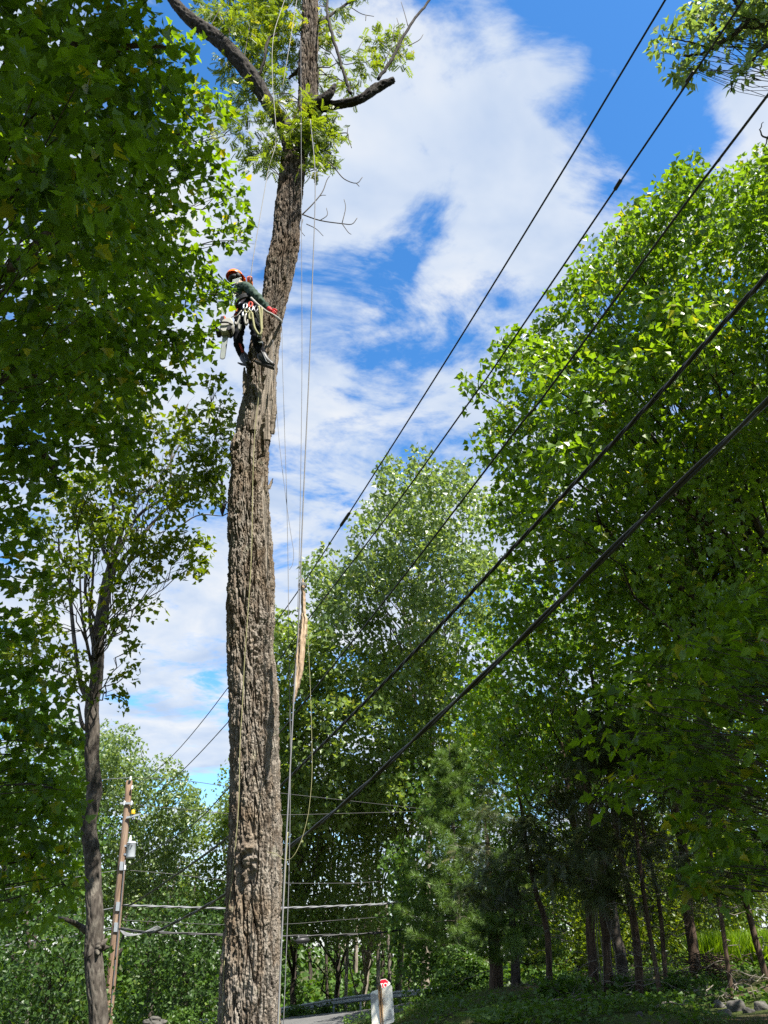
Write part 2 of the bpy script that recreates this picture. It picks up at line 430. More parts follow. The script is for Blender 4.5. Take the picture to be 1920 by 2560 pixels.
# road: a strip that comes in from the left and bends away to the right behind the bank
def road_mat():
    m, t = mat('worn_asphalt')
    co = t.n('TexCoord').outputs['Object']
    n1 = t.noise(co, 1.2, 5, .6); n2 = t.noise(co, 60, 3, .6)
    c = t.ramp(n1, [(0.3, (0.08, 0.08, 0.081)), (0.7, (0.14, 0.138, 0.134))])
    c = t.mix(.35, c, t.ramp(n2, [(.35, (.03, .03, .03)), (.7, (.16, .16, .16))]))
    finish(t, t.n('BsdfPrincipled', {'Base Color': c, 'Roughness': .85, 'Normal': bump(t, n2, .3, .01)}))
    return m
def strip(center, off0, off1, lift, n=7):
    T = unit(np.gradient(center, axis=0)); N = np.stack([-T[:, 1], T[:, 0]], -1)
    o0 = np.interp(center[:, 0], [-10, -6.5, 3.0, 7.0], [off0[1], off0[0], off0[0], off0[1]]) if isinstance(off0, tuple) else np.full(len(center), off0)
    o = o0[:, None] + (off1 - o0)[:, None] * np.linspace(0, 1, n)[None]
    P = center[:, None, :] + o[..., None] * N[:, None, :]
    z = gz(P[..., 0].ravel(), P[..., 1].ravel()).reshape(P.shape[:2])
    V = np.dstack([P, z + lift])
    i = np.arange(V.shape[0] * n).reshape(-1, n)
    qq = np.stack([i[:-1, :-1], i[1:, :-1], i[1:, 1:], i[:-1, 1:]], -1).reshape(-1, 4)
    return V.reshape(-1, 3), qq
V, qq = strip(RC, (-12.0, -3.4), 3.4, 0.05, 26)
link('road', new_mesh('road', V, qq.ravel(), np.full(len(qq), 4), smooth=True, mats=[road_mat()]), kind='structure')
M['road_paint'] = plain('road_paint', (0.62, 0.60, 0.55), .8, 0, .3, 12)
V, qq = strip(RC, 2.85, 2.97, 0.058, 2)
link('road_edge_line', new_mesh('road_edge_line', V, qq.ravel(), np.full(len(qq), 4), mats=[M['road_paint']]), kind='structure')

# ------------------------------------------------------------------ leaves
HALF_HI = [(0, 0), (.24, -.07), (.23, .13), (.53, .34), (.26, .46), (.24, .70), (0, 1.0)]
HALF_LO = [(0, 0), (.50, .28), (.22, .62), (0, 1.0)]
def leaf_template(half, fold=.22, droop=.18, petiole=False):
    V = []; faces = []
    for s in (1, -1):
        b = len(V)
        V += [(s * x, y, fold * abs(x) - droop * y * y) for x, y in half]
        f = list(range(b, b + len(half)))
        faces.append(f if s == 1 else f[::-1])
    return np.array(V), faces
T_HI = leaf_template(HALF_HI)
T_LO = leaf_template(HALF_LO)
T_MD = leaf_template([(0, 0), (.50, .24), (.27, .44), (.24, .70), (0, 1.0)])
T_OVAL = (np.array([(0, 0, 0), (.28, .45, .04), (0, 1, -.12), (-.28, .45, .04)]), [[0, 1, 2], [0, 2, 3]])
def pinnate(n=6, w=.16, l=.34):
    """compound leaf: opposite leaflets along a rachis and one at the tip"""
    V = []; Fc = []
    def leaflet(o, d):
        o, d = np.array(o, float), unit(d); s = np.array([-d[1], d[0], 0]); b = len(V)
        for a, c, z in ((0, 0, 0), (.45, w / 2, .01), (1, 0, -.03), (.45, -w / 2, .01)):
            V.append(o + d * a * l + s * c + np.array([0, 0, z]))
        Fc.append([b, b + 1, b + 2, b + 3])
    for i in range(n):
        y = .12 + .76 * i / (n - 1); z = -.28 * y * y
        for s in (1, -1): leaflet((0, y, z), (s * .9, .42, -.22))
    leaflet((0, .9, -.24), (0, 1, -.35))
    b = len(V); V += [np.array([.008, 0, 0]), np.array([-.008, 0, 0]), np.array([0, .95, -.26])]; Fc.append([b, b + 1, b + 2])
    return np.array(V), Fc
T_PIN = pinnate()
def needle_spray(n=9, l=.32, w=.035, ang=.6, curl=-.25):
    V = []; Fc = []
    for i in range(n):
        y = i / n
        for s in (1, -1):
            L = l * (1 - .65 * y) * (.8 + .4 * random.random()); b = len(V)
            o = np.array([0, y, curl * y * y]); d = np.array([s * math.cos(ang), math.sin(ang), -.25 + .3 * random.random()])
            V += [o + np.array([0, -w, 0]), o + np.array([0, w, 0]), o + d * L]
            Fc.append([b, b + 1, b + 2])
    b = len(V); V += [np.array([.012, 0, 0]), np.array([-.012, 0, 0]), np.array([0, 1, curl])]; Fc.append([b, b + 1, b + 2])
    return np.array(V), Fc
T_HEM = needle_spray()
T_FERN = needle_spray(13, .36, .03, .35, -.45)
def tuft(n=16):
    V = []; Fc = []
    for i in range(n):
        d = unit(np.array([random.gauss(0, .6), 1.0 * random.random() + .25, random.gauss(0, .55)])); b = len(V)
        s = unit(np.cross(d, [.3, .2, 1])) * .022
        V += [-s, s, d * (.7 + .3 * random.random())]; Fc.append([b, b + 1, b + 2])
    return np.array(V), Fc
T_TUFT = tuft()

def frames(normal, along):
    N = unit(normal); Yv = along - N * (along * N).sum(-1, keepdims=True); Yv = unit(Yv)
    return np.cross(Yv, N), Yv, N
def leaf_mesh(name, tpl, pos, nrm, along, size, tint, m):
    V, faces = tpl
    Xa, Ya, Na = frames(nrm, along)
    s = size[:, None, None]
    P = pos[:, None, :] + s * (V[None, :, 0:1] * Xa[:, None] + V[None, :, 1:2] * Ya[:, None] + V[None, :, 2:3] * Na[:, None])
    flat = np.array([i for f in faces for i in f]); cnt = np.array([len(f) for f in faces])
    n, k = len(pos), len(V)
    fl = (flat[None] + (np.arange(n) * k)[:, None]).ravel()
    return new_mesh(name, P.reshape(-1, 3), fl, np.tile(cnt, n), tint=np.repeat(tint, k), mats=[m])

def blob(u, v, r, zc, depth=1.0, squash=.8):
    R = r * zc / F
    return (Pz(u, v, zc), np.array([R, R * depth, R * squash]))
def inside(poly, p):
    x, y = p; c = False; j = len(poly) - 1
    for i in range(len(poly)):
        xi, yi = poly[i]; xj, yj = poly[j]
        if (yi > y) != (yj > y) and x < (xj - xi) * (y - yi) / (yj - yi) + xi: c = not c
        j = i
    return c
def fill(poly, r, z0, z1, keep=1.0, rr=.35, depth=1.1, squash=.75, front=None):
    """crown clumps spread through the part of the crown whose outline is poly"""
    us = [p[0] for p in poly]; vs = [p[1] for p in poly]; out = []
    st = r * 1.15; v = min(vs); row = 0
    while v <= max(vs):
        u = min(us) + (st / 2 if row % 2 else 0)
        while u <= max(us):
            p = (u + random.uniform(-.4, .4) * st, v + random.uniform(-.4, .4) * st)
            if inside(poly, p) and random.random() < keep:
                zc = random.uniform(z0, z1)
                out.append(blob(p[0], p[1], r * random.uniform(1 - rr, 1 + rr), zc, depth, squash))
            u += st
        v += st * .87; row += 1
    return out
DENS = 2.3
def leaves_in(blobs, lsize, per_spray, spray_r, dens, jitter=.45, droop=.35, shell=.45, upb=.9, out=.55, lvar=.25):
    """sprays of leaves through each clump; returns leaf arrays and spray centres per clump"""
    P, N, A, Sz, Tn, centres = [], [], [], [], [], []
    for C, R in blobs:
        ns = max(3, int(DENS * dens * (R[0] / spray_r) ** 2))
        d = unit(rng.normal(size=(ns, 3)))
        rad = rng.random(ns) ** shell
        c = C + d * rad[:, None] * R
        ax = unit(out * d + np.array([0, 0, upb]) + rng.normal(size=(ns, 3)) * .3)
        tn = np.clip(rng.normal(.5, .17, ns), 0, 1)
        centres.append(c)
        m = np.maximum(2, rng.poisson(per_spray, ns))
        ii = np.repeat(np.arange(ns), m); k = len(ii)
        a = unit(np.cross(ax, rng.normal(size=(ns, 3)))); b = np.cross(ax, a)
        th = rng.random(k) * 2 * np.pi; rr = np.sqrt(rng.random(k)) * spray_r * rng.uniform(.75, 1.25, ns)[ii]
        radial = np.cos(th)[:, None] * a[ii] + np.sin(th)[:, None] * b[ii]
        pos = c[ii] + radial * rr[:, None] + ax[ii] * (rng.normal(size=k) * .14 * spray_r)[:, None]
        pos[:, 2] -= .3 * rr * rr / spray_r
        P.append(pos)
        N.append(ax[ii] + rng.normal(size=(k, 3)) * jitter)
        A.append(radial + rng.normal(size=(k, 3)) * .45 + np.array([0, 0, -droop]))
        Sz.append(lsize * rng.uniform(1 - lvar, 1 + lvar, k))
        Tn.append(np.clip(tn[ii] + rng.normal(size=k) * .16, 0, 1))
    return np.concatenate(P), np.concatenate(N), np.concatenate(A), np.concatenate(Sz), np.concatenate(Tn), centres

def branch(g, a, b, r0, r1, sag=.12, k=5, n=7, wob=.06, up=.0):
    """a crooked limb from a to b"""
    a, b = np.asarray(a, float), np.asarray(b, float)
    L = np.linalg.norm(b - a); t = np.linspace(0, 1, n)[:, None]
    p = a + (b - a) * t
    p[:, 2] += (np.sin(t[:, 0] * np.pi) * sag * L) + up * L * t[:, 0] * (1 - t[:, 0])
    w = rng.normal(size=(n, 3)) * wob * L / math.sqrt(n); w[0] = 0; w[-1] = 0
    p = p + w
    g.tube(p, np.linspace(r0, r1, n), k)
    return p
def limbs(g, trunk, blobs, centres, rscale=1.0, twigs=4, twig_r=.006, share=1.0):
    trunk = np.asarray(trunk, float)
    for (C, R), cs in zip(blobs, centres):
        if random.random() > share: continue
        d = np.linalg.norm(trunk[:, :2] - C[:2], axis=1)
        want = C[2] - .40 * d
        j = int(np.argmin(np.abs(trunk[:, 2] - want) + .1 * d))
        L = np.linalg.norm(C - trunk[j])
        p = branch(g, trunk[j], C, rscale * (.010 + .007 * L), rscale * .008, sag=.05, n=8)
        sel = cs[rng.permutation(len(cs))[:twigs]]
        for c in sel:
            q0 = p[rng.integers(4, 8)]
            branch(g, q0, c, twig_r * 1.3, twig_r * .5, sag=.05, k=4, n=4, wob=.1)

def twig_to(g, pts, blobs, centres):
    """join each clump to the stem that passes nearest below it"""
    for (C, R), cs in zip(blobs, centres):
        a = pts[int(np.argmin(np.linalg.norm(pts - (C - [0, 0, .45]), axis=1)))]
        p = branch(g, a, C, .014, .007, sag=.06, k=5, n=8)
        for c in cs[rng.permutation(len(cs))[:7]]:
            branch(g, p[rng.integers(3, 8)], c, .006, .003, sag=.05, k=4, n=4, wob=.1)

def tree(name, label, base, trunk, rad, blobs, leafkw, tpl, lm, bark, cat='tree', group=None, limb_scale=1.0, twigs=4, twig_r=.006,
         leaf_parts=0, sides=10, extra=None, cname='crown', keep=None, share=1.0, rough=0, limb_n=None, thin=False, attach=None):
    """a tree of a trunk (with its limbs) and a crown of leaves"""
    trunk = np.asarray(trunk, float)
    root = empty(name, base, label, cat, group)
    g = Geo()
    tp = spline(trunk, 8); rp = spline(np.asarray(rad, float)[:, None], 8)[:, 0]
    sc = rp[:, None]
    tp2 = tp + np.stack([perlin(tp * 1.3 + 9), perlin(tp * 1.3 + 31), tp[:, 0] * 0], -1) * sc * .5
    if rough:
        s_ = np.concatenate([[0], np.cumsum(np.linalg.norm(np.diff(tp2, axis=0), axis=1))]); sn = np.linspace(0, s_[-1], int(s_[-1] / .022))
        Cn = np.stack([np.interp(sn, s_, tp2[:, i]) for i in range(3)], -1)
        bark_body('trunk', Cn, np.interp(sn, s_, rp), 60, root, rough, m=bark)
    else: g.tube(tp2, rp, sides)
    P, N, A, Sz, Tn, cs = leaves_in(blobs, **leafkw)
    nb = limb_n or len(blobs)
    if attach is not None: twig_to(g, attach, blobs, cs)
    limbs(g, tp2, blobs[:nb], cs[:nb], limb_scale, twigs, twig_r, share)
    if extra: extra(g, tp2)
    V = np.concatenate(g.V)
    g.build('limbs' if rough else 'trunk', bark, root, kind='stuff' if rough else None)
    if keep is not None:
        k = keep(P); P, N, A, Sz, Tn = P[k], N[k], A[k], Sz[k], Tn[k]
    if thin:        # leaves well outside the picture: fewer, larger, simpler
        u, v, zc = proj(P)
        outside = (zc < .2) | (u < -80) | (u > 2000) | (v < -80) | (v > 2640)
        k2 = outside & (rng.random(len(P)) < .3)
        link(cname, leaf_mesh(name + '_crown_top', T_LO, P[k2], N[k2], A[k2], Sz[k2] * 1.9, Tn[k2], lm), root, kind='stuff')
        k = ~outside
        P, N, A, Sz, Tn = P[k], N[k], A[k], Sz[k], Tn[k]
    if leaf_parts:
        u, v, zc = proj(P)
        vis = (u > 0) & (u < 1920) & (v > 0) & (v < 2560)
        order = np.argsort(np.where(vis, zc / Sz, 1e9))[:leaf_parts]
        mk = np.zeros(len(P), bool); mk[order] = True
        single_leaves(root, T_HI, lm, P[mk], N[mk], A[mk], Sz[mk], Tn[mk])
        P, N, A, Sz, Tn = P[~mk], N[~mk], A[~mk], Sz[~mk], Tn[~mk]
    link(cname, leaf_mesh(name + '_crown', tpl, P, N, A, Sz, Tn, lm), root, kind='stuff')
    return root
def single_leaves(root, tpl, lm, P, N, A, Sz, Tn):
    V, faces = tpl
    meshes = []
    for tn in (.2, .4, .55, .7, .95):
        flat = [i for f in faces for i in f]
        meshes.append(new_mesh('leaf', V, flat, [len(f) for f in faces], tint=np.full(len(V), tn), mats=[lm]))
    Xa, Ya, Na = frames(N, A)
    inv = root_inverse(root)
    for i in range(len(P)):
        me = meshes[int(np.argmin(np.abs(np.array((.2, .4, .55, .7, .95)) - Tn[i])))]
        o = bpy.data.objects.new('leaf', me)
        COL.objects.link(o)
        o.parent = root
        o.matrix_parent_inverse = inv
        R = Matrix((Xa[i], Ya[i], Na[i])).transposed().to_4x4()
        o.matrix_basis = Matrix.Translation(P[i]) @ R @ Matrix.Scale(float(Sz[i]), 4)

def trunk_px(pts, zc, dia0, dia1, down=True):
    """points up a trunk seen at these pixels, standing at a constant forward distance, ending in the ground"""
    p0 = Pz(pts[0][0], pts[0][1], zc); Y0 = p0[1]
    P = [Py(u, v, Y0) for u, v in pts]
    b = np.array([P[0][0] + (P[0][0] - P[1][0]) * .1, Y0, 0]); b[2] = g1(b[0], b[1]) - .15
    if down and b[2] < P[0][2] - .1: P = [b] + P
    r = np.linspace(dia0 / 2, dia1 / 2, len(P))
    a = np.array(P[0]); d = np.array(P[1]) - a; L = np.linalg.norm(d)      # root flare
    P = [a, a + d * min(.3, .22 / L), a + d * min(.6, .5 / L)] + list(P[1:]); r = np.concatenate([[r[0] * 1.7, r[0] * 1.22, r[0] * 1.04], r[1:]])
    return np.array(P), r


# ------------------------------------------------------------------ the big locust being taken down
YT = 8.6
def zcY(v, Y=YT): return Y / (CP - SP * (CY - v) / F)
EDGE = [(3060, 515, 735), (2900, 530, 722), (2700, 540, 710), (2560, 545, 700), (2430, 549, 699), (2315, 560, 699), (2200, 567, 700), (2083, 573, 703), (1967, 575, 700),
        (1852, 576, 697), (1736, 572, 694), (1620, 568, 681), (1504, 568, 685), (1389, 575, 681), (1273, 569, 674), (1215, 573, 669), (1157, 578, 670),
        (1100, 584, 674), (1042, 592, 685), (1007, 601, 689), (972, 606, 690), (926, 613, 693), (880, 624, 699), (833, 631, 702), (787, 648, 708),
        (741, 657, 720), (694, 662, 731), (648, 669, 741), (602, 683, 750), (556, 686, 747), (509, 691, 752), (465, 696, 759), (422, 697, 763), (380, 704, 768),
        (340, 718, 780), (300, 735, 790), (250, 747, 795), (170, 745, 795), (100, 752, 796), (0, 757, 795), (-150, 762, 792), (-320, 766, 788)]
def bark_body(name, C, R, nth, parent, amp=1.0, wood=None, lump=None, close=True, m=None):
    """a bark-covered stem: rings round the centre line C with radii R; furrows, plates and cracks are geometry"""
    n = len(C)
    T = unit(np.gradient(C, axis=0))
    Xr = unit(np.array([1.0, 0, 0]) - T * T[:, 0:1]) if abs(T[n // 2][0]) < .8 else unit(np.array([0, 0, 1.0]) - T * T[:, 2:3])
    Fr = unit(np.cross(Xr, T)); 
    Fr = np.where((Fr[:, 1] > 0)[:, None], -Fr, Fr)           # second axis faces the viewer's side
    th = np.arange(nth) * 2 * np.pi / nth
    s = np.concatenate([[0], np.cumsum(np.linalg.norm(np.diff(C, axis=0), axis=1))])
    ct, st = np.cos(th), np.sin(th)
    R0 = np.median(R)
    S_, TH = np.meshgrid(s, th, indexing='ij')
    cyl = np.stack([np.cos(TH) * R0, np.sin(TH) * R0, S_], -1)
    w = np.stack([perlin(cyl * [4, 4, 1.5] + 7), perlin(cyl * [4, 4, 1.5] + 33), perlin(cyl * [3, 3, 3] + 57)], -1)
    a = perlin((cyl + w * .050) * [19, 19, 1.6])
    b = perlin((cyl + w * .030) * [36, 36, 5.5] + 13)
    c = perlin(cyl * [38, 38, 12] + 29)
    e = perlin(cyl * [70, 70, 45] + 41)
    big = perlin(cyl * [2.6, 2.6, .8] + 71)
    ra, rb = sstep(.0, .15, np.abs(a)), sstep(.0, .17, np.abs(b))
    tear = sstep(-.06, .10, perlin((cyl + w * .05) * [13, 13, 7] + 83))
    d = amp * (.054 * (ra - .85) + .020 * ra * (rb - .8) + .009 * c + .010 * e + .011 * (tear - .4)) + R0 * .07 * big
    wd = np.zeros_like(d)
    if wood is not None:
        wd, inset = wood(TH, S_, cyl)
        d = d * (1 - wd) + wd * (-inset + .006 * perlin(cyl * [60, 60, 3] + 5))
    if lump is not None: d = d + lump(TH, S_, cyl)
    rad = R[:, None] + d
    P = C[:, None, :] + rad[..., None] * (ct[None, :, None] * Xr[:, None, :] + st[None, :, None] * Fr[:, None, :])
    i, j = np.meshgrid(np.arange(n - 1), np.arange(nth), indexing='ij'); j2 = (j + 1) % nth
    qd = np.stack([i * nth + j, i * nth + j2, (i + 1) * nth + j2, (i + 1) * nth + j], -1).reshape(-1, 4)
    flat = qd.ravel(); cnt = np.full(len(qd), 4)
    if close:
        flat = np.concatenate([flat, (n - 1) * nth + np.arange(nth)]); cnt = np.append(cnt, nth)
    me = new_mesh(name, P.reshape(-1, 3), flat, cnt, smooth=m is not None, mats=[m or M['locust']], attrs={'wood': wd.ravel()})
    return link(name, me, parent)

ev = np.array(EDGE, float)
vv = np.concatenate([np.arange(3060, 420, -3.0), np.arange(420, -320, -4.0)])
o = np.argsort(ev[:, 0])
L_ = np.interp(vv, ev[o, 0], ev[o, 1]); R_ = np.interp(vv, ev[o, 0], ev[o, 2])
ker = np.hanning(31); ker /= ker.sum()
def smooth1(a): return np.convolve(np.pad(a, 15, mode='edge'), ker, 'valid')
L_, R_ = smooth1(L_), smooth1(R_)
TC = np.array([Py((l + r) / 2, v, YT) for l, r, v in zip(L_, R_, vv)])
TR = np.array([(r - l) / 2 * zcY(v) / F for l, r, v in zip(L_, R_, vv)]) - .012
TS = np.concatenate([[0], np.cumsum(np.linalg.norm(np.diff(TC, axis=0), axis=1))])
def s_at(v): return float(np.interp(-v, -vv, TS))
def c_at(v): return np.array([np.interp(-v, -vv, TC[:, k]) for k in range(3)])
def r_at(v): return float(np.interp(-v, -vv, TR))
def wood_zone(TH, S_, cyl):
    x = np.cos(TH); front = sstep(-.25, .05, np.sin(TH))
    jag = perlin(cyl * [16, 16, 4] + 3) * .35 + perlin(cyl * [40, 40, 12] + 9) * .12
    jagx = perlin(cyl * [2, 2, 9] + 19) * .25
    sj = S_ + jag * 1.2
    def band(v0, v1, soft=.10): return sstep(s_at(v0) - soft, s_at(v0) + soft, sj) * (1 - sstep(s_at(v1) - soft, s_at(v1) + soft, sj))
    w1 = band(1078, 850) * sstep(.34, .44, x + jagx) * front
    w2 = band(1450, 1200) * sstep(.74, .80, x + jagx * .2) * (1 - sstep(.90, .95, x + jagx * .2)) * front
    w3 = band(1112, 925) * sstep(.32, .46, -x + jagx) * front
    wd = np.clip(w1 + w2, 0, 1)
    ins = .045 * w1 + .012 * w2 + .0
    return np.maximum(wd, w3 * .7), ins + .16 * w3
def trunk_lumps(TH, S_, cyl):
    x = np.cos(TH); y = np.sin(TH)
    def g(v, th, ss, st): return np.exp(-((S_ - s_at(v)) / ss) ** 2 - (((TH - th + np.pi) % (2 * np.pi) - np.pi) / st) ** 2)
    k = perlin(cyl * [22, 22, 22] + 3)
    burl = g(2150, 1.65, .22, .42)
    d = .055 * burl * (1 + 1.1 * k) - .05 * g(2195, 1.5, .08, .16) - .04 * g(2175, 1.85, .06, .14)
    d += .05 * g(1228, 1.15, .07, .16) - .06 * g(1236, 1.1, .03, .07)
    d -= .09 * g(1178, 2.75, .11, .22); d += .03 * g(1125, 2.7, .12, .3)
    d += .045 * g(1560, .6, .20, .5) - .03 * g(1640, .8, .22, .3) * (1 + k)
    d += .04 * g(800, 2.5, .18, .45) + .04 * g(545, .3, .12, .5)
    d += .05 * g(1660, 1.2, .3, .3) * k
    return d
locust = empty('locust_tree', (TC[0][0], TC[0][1], g1(TC[0][0], TC[0][1])), 'tall furrow-barked tree trunk with the climber roped to it, most limbs cut off', 'tree')
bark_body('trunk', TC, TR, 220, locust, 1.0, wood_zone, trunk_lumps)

def px_line(pts, n=10, dY=0.0, Y=YT):
    """(u, v, width px, y offset) -> centre line and radii near the tree's own distance"""
    P = np.array([np.append(Py(u, v, Y + d), w / 2 * zcY(v, Y + d) / F) for u, v, w, d in pts])
    sp = spline(P, n)
    return sp[:, :3], np.maximum(sp[:, 3], .004)
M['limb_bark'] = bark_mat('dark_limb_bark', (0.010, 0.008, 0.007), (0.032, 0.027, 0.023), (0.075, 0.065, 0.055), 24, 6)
def limb(name, pts, nth=40, amp=.55, n=26):
    C, R = px_line(pts, n)
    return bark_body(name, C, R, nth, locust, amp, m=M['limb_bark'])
limb('limb', [(738, 395, 48, -.05), (712, 321, 40, -.1), (670, 257, 33, -.2), (636, 202, 37, -.25), (586, 139, 37, -.3), (539, 93, 35, -.3), (484, 55, 32, -.3), (438, 8, 24, -.3), (400, -55, 20, -.2)])
limb('limb', [(772, 285, 30, -.1), (797, 270, 26, -.3), (843, 262, 20, -.45), (898, 249, 20, -.5), (944, 219, 22, -.5), (984, 200, 13, -.5)], 30)
limb('broken_stub', [(768, 282, 24, -.2), (790, 262, 25, -.45), (822, 236, 21, -.55), (838, 211, 6, -.6)], 26)
for pts in ([(944, 200, 9, -.5), (984, 140, 8, -.5), (1020, 72, 7, -.5), (1073, 0, 6, -.4), (1120, -70, 5, -.3)],
            [(876, 236, 8, -.5), (862, 190, 8, -.5), (847, 139, 8, -.45), (822, 55, 8, -.4), (818, 10, 6, -.3), (826, -40, 5, -.2)],
            [(642, 200, 8, -.3), (661, 148, 7, -.4), (670, 101, 7, -.4), (691, 84, 4, -.4)],
            [(752, 170, 12, 0), (735, 185, 9, .1), (722, 196, 6, .2)], [(790, 60, 12, 0), (830, 35, 8, .1), (880, 0, 6, .2), (905, -30, 5, .2)]):
    g = Geo(); C, R = px_line(pts, 8)
    g.tube(C + np.random.default_rng(3).normal(size=C.shape) * .006, R, 7)
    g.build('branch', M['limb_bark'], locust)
# spikes of torn wood left where stems were ripped away
def splinter(pts, flat=.45):
    g = Geo()
    C, R = px_line(pts, 6)
    for k, (c, r) in enumerate(zip(C, R)): pass
    k = 7; V = []
    for c, r in zip(C, R):
        for q in range(k):
            a = 2 * np.pi * q / k; jr = r * (1 + .25 * random.uniform(-1, 1))
            V.append(c + np.array([math.cos(a) * jr, math.sin(a) * jr * flat, .06 * random.uniform(-1, 1) * r]))
    n = len(C)
    fc = [(i * k + j, i * k + (j + 1) % k, (i + 1) * k + (j + 1) % k, (i + 1) * k + j) for i in range(n - 1) for j in range(k)]
    fc.append(tuple(range((n - 1) * k, n * k)))
    g.add(V, fc)
    o = g.build('splinter', M['torn_wood'], locust, smooth=False)
M['torn_wood'] = plain('torn_wood', (0.19, 0.155, 0.12), .85, 0, .35, 14, .4)
splinter([(680, 1085, 14, -.05), (684, 1050, 13, -.08), (688, 1025, 9, -.1), (690, 1010, 3, -.1)])
splinter([(668, 1100, 16, -.22), (668, 1060, 14, -.24), (670, 1030, 10, -.25), (669, 1018, 4, -.25)])
splinter([(634, 1075, 18, -.22), (640, 1030, 16, -.24), (648, 995, 12, -.25), (652, 975, 4, -.25)])
splinter([(612, 985, 12, -.08), (612, 950, 11, -.06), (611, 930, 8, -.05), (611, 918, 3, -.05)])
splinter([(678, 1000, 10, -.2), (680, 970, 8, -.2), (681, 952, 3, -.2)])
splinter([(672, 1222, 10, -.1), (677, 1208, 8, -.1), (682, 1196, 3, -.1)])
# bare twigs
for pts in ([(756, 536), (782, 510), (806, 480), (817, 451), (824, 440)], [(782, 510), (800, 490), (815, 488)], [(756, 536), (800, 551), (855, 559), (880, 560), (893, 545)],
            [(855, 559), (864, 520), (860, 498)], [(855, 559), (870, 580), (878, 586)], [(800, 551), (818, 538), (816, 520)], [(766, 560), (790, 572), (808, 590)], [(757, 548), (752, 575), (762, 590)],
            [(820, 336), (845, 334), (868, 333), (872, 350), (879, 370)], [(868, 333), (870, 318)], [(820, 405), (838, 422), (860, 447), (891, 458), (906, 443)], [(891, 458), (898, 466)],
            [(600, 196), (620, 197), (640, 200)], [(578, 194), (600, 199)], [(700, 440), (680, 425), (662, 410)], [(1020, 115), (1048, 100), (1058, 86)], [(1020, 65), (1012, 35), (1003, 5)],
            [(960, 160), (980, 110), (986, 60)], [(990, 120), (1000, 80), (992, 45)], [(905, 170), (895, 130), (908, 100)], [(880, 20), (905, 35), (935, 41)], [(915, 38), (914, 52)],
            [(560, 120), (574, 90), (570, 60)], [(610, 150), (616, 110), (625, 60)], [(520, 75), (540, 40), (556, 10)]):
    g = Geo(); r_ = 2.2 if len(pts) > 3 else 1.5
    C, R = px_line([(u, v, r_ * 1.6 * (1 - .6 * i / len(pts)), -.35) for i, (u, v) in enumerate(pts)], 4)
    g.tube(C, R, 5)
    g.build('twig', M['twig'], locust)
LB = [(539, 38, 45), (505, 25, 35), (577, 63, 40), (619, 97, 55), (674, 42, 60), (712, 76, 60), (720, 139, 50), (636, 139, 40), (581, 160, 40), (590, 198, 38), (661, 181, 40),
      (620, 230, 30), (784, 63, 46), (800, 118, 42), (822, 76, 36), (796, 177, 34), (805, 219, 32), (860, 205, 28), (885, 222, 24), (914, 156, 38), (948, 118, 46), (990, 114, 38), (1003, 139, 24),
      (754, 253, 38), (695, 253, 30), (628, 261, 36), (670, 287, 32), (780, 295, 58), (813, 304, 46), (771, 350, 56), (805, 359, 46), (822, 398, 30), (788, 413, 30), (670, 359, 40),
      (653, 380, 38), (619, 304, 26), (594, 337, 20), (569, 337, 18), (619, 385, 22), (670, 410, 24), (715, 362, 36), (640, 20, 60), (700, -20, 70), (620, -60, 90), (760, -60, 80), (860, 30, 26), (560, -40, 60), (900, -40, 40), (720, -150, 110), (560, 300, 22), (545, 330, 16), (850, 160, 24), (690, 210, 36), (600, 60, 40), (650, 90, 44), (480, 60, 24)]
lb = [(Py(u, v, (YT - .35 + random.uniform(-.2, .2)) if (v > 235 and u > 660) else YT + .05 + random.uniform(-.3, .45)), np.array([1, 1.1, .95]) * .92 * r * zcY(v) / F) for u, v, r in LB]
P, N, A, Sz, Tn, cs = leaves_in(lb, .165, 5, .15, 1.45, jitter=.6, droop=.9, shell=.5, upb=.7, out=.6)
g = Geo()
for (C, R), c in zip(lb, cs):
    src = min((q for q in TC[::20]), key=lambda q: abs(q[2] - C[2] + .3) + np.linalg.norm(q - C))
    if np.linalg.norm(src - C) < 1.2: branch(g, src, C, .014, .006, k=4)
    for k in range(5): branch(g, C, c[random.randrange(len(c))], .006, .003, k=4, n=4)
g.build('sprout_twigs', M['twig'], locust, kind='stuff')
link('crown', leaf_mesh('locust_crown', T_PIN, P, N, A, Sz, Tn, M['locust_leaf']), locust, kind='stuff')

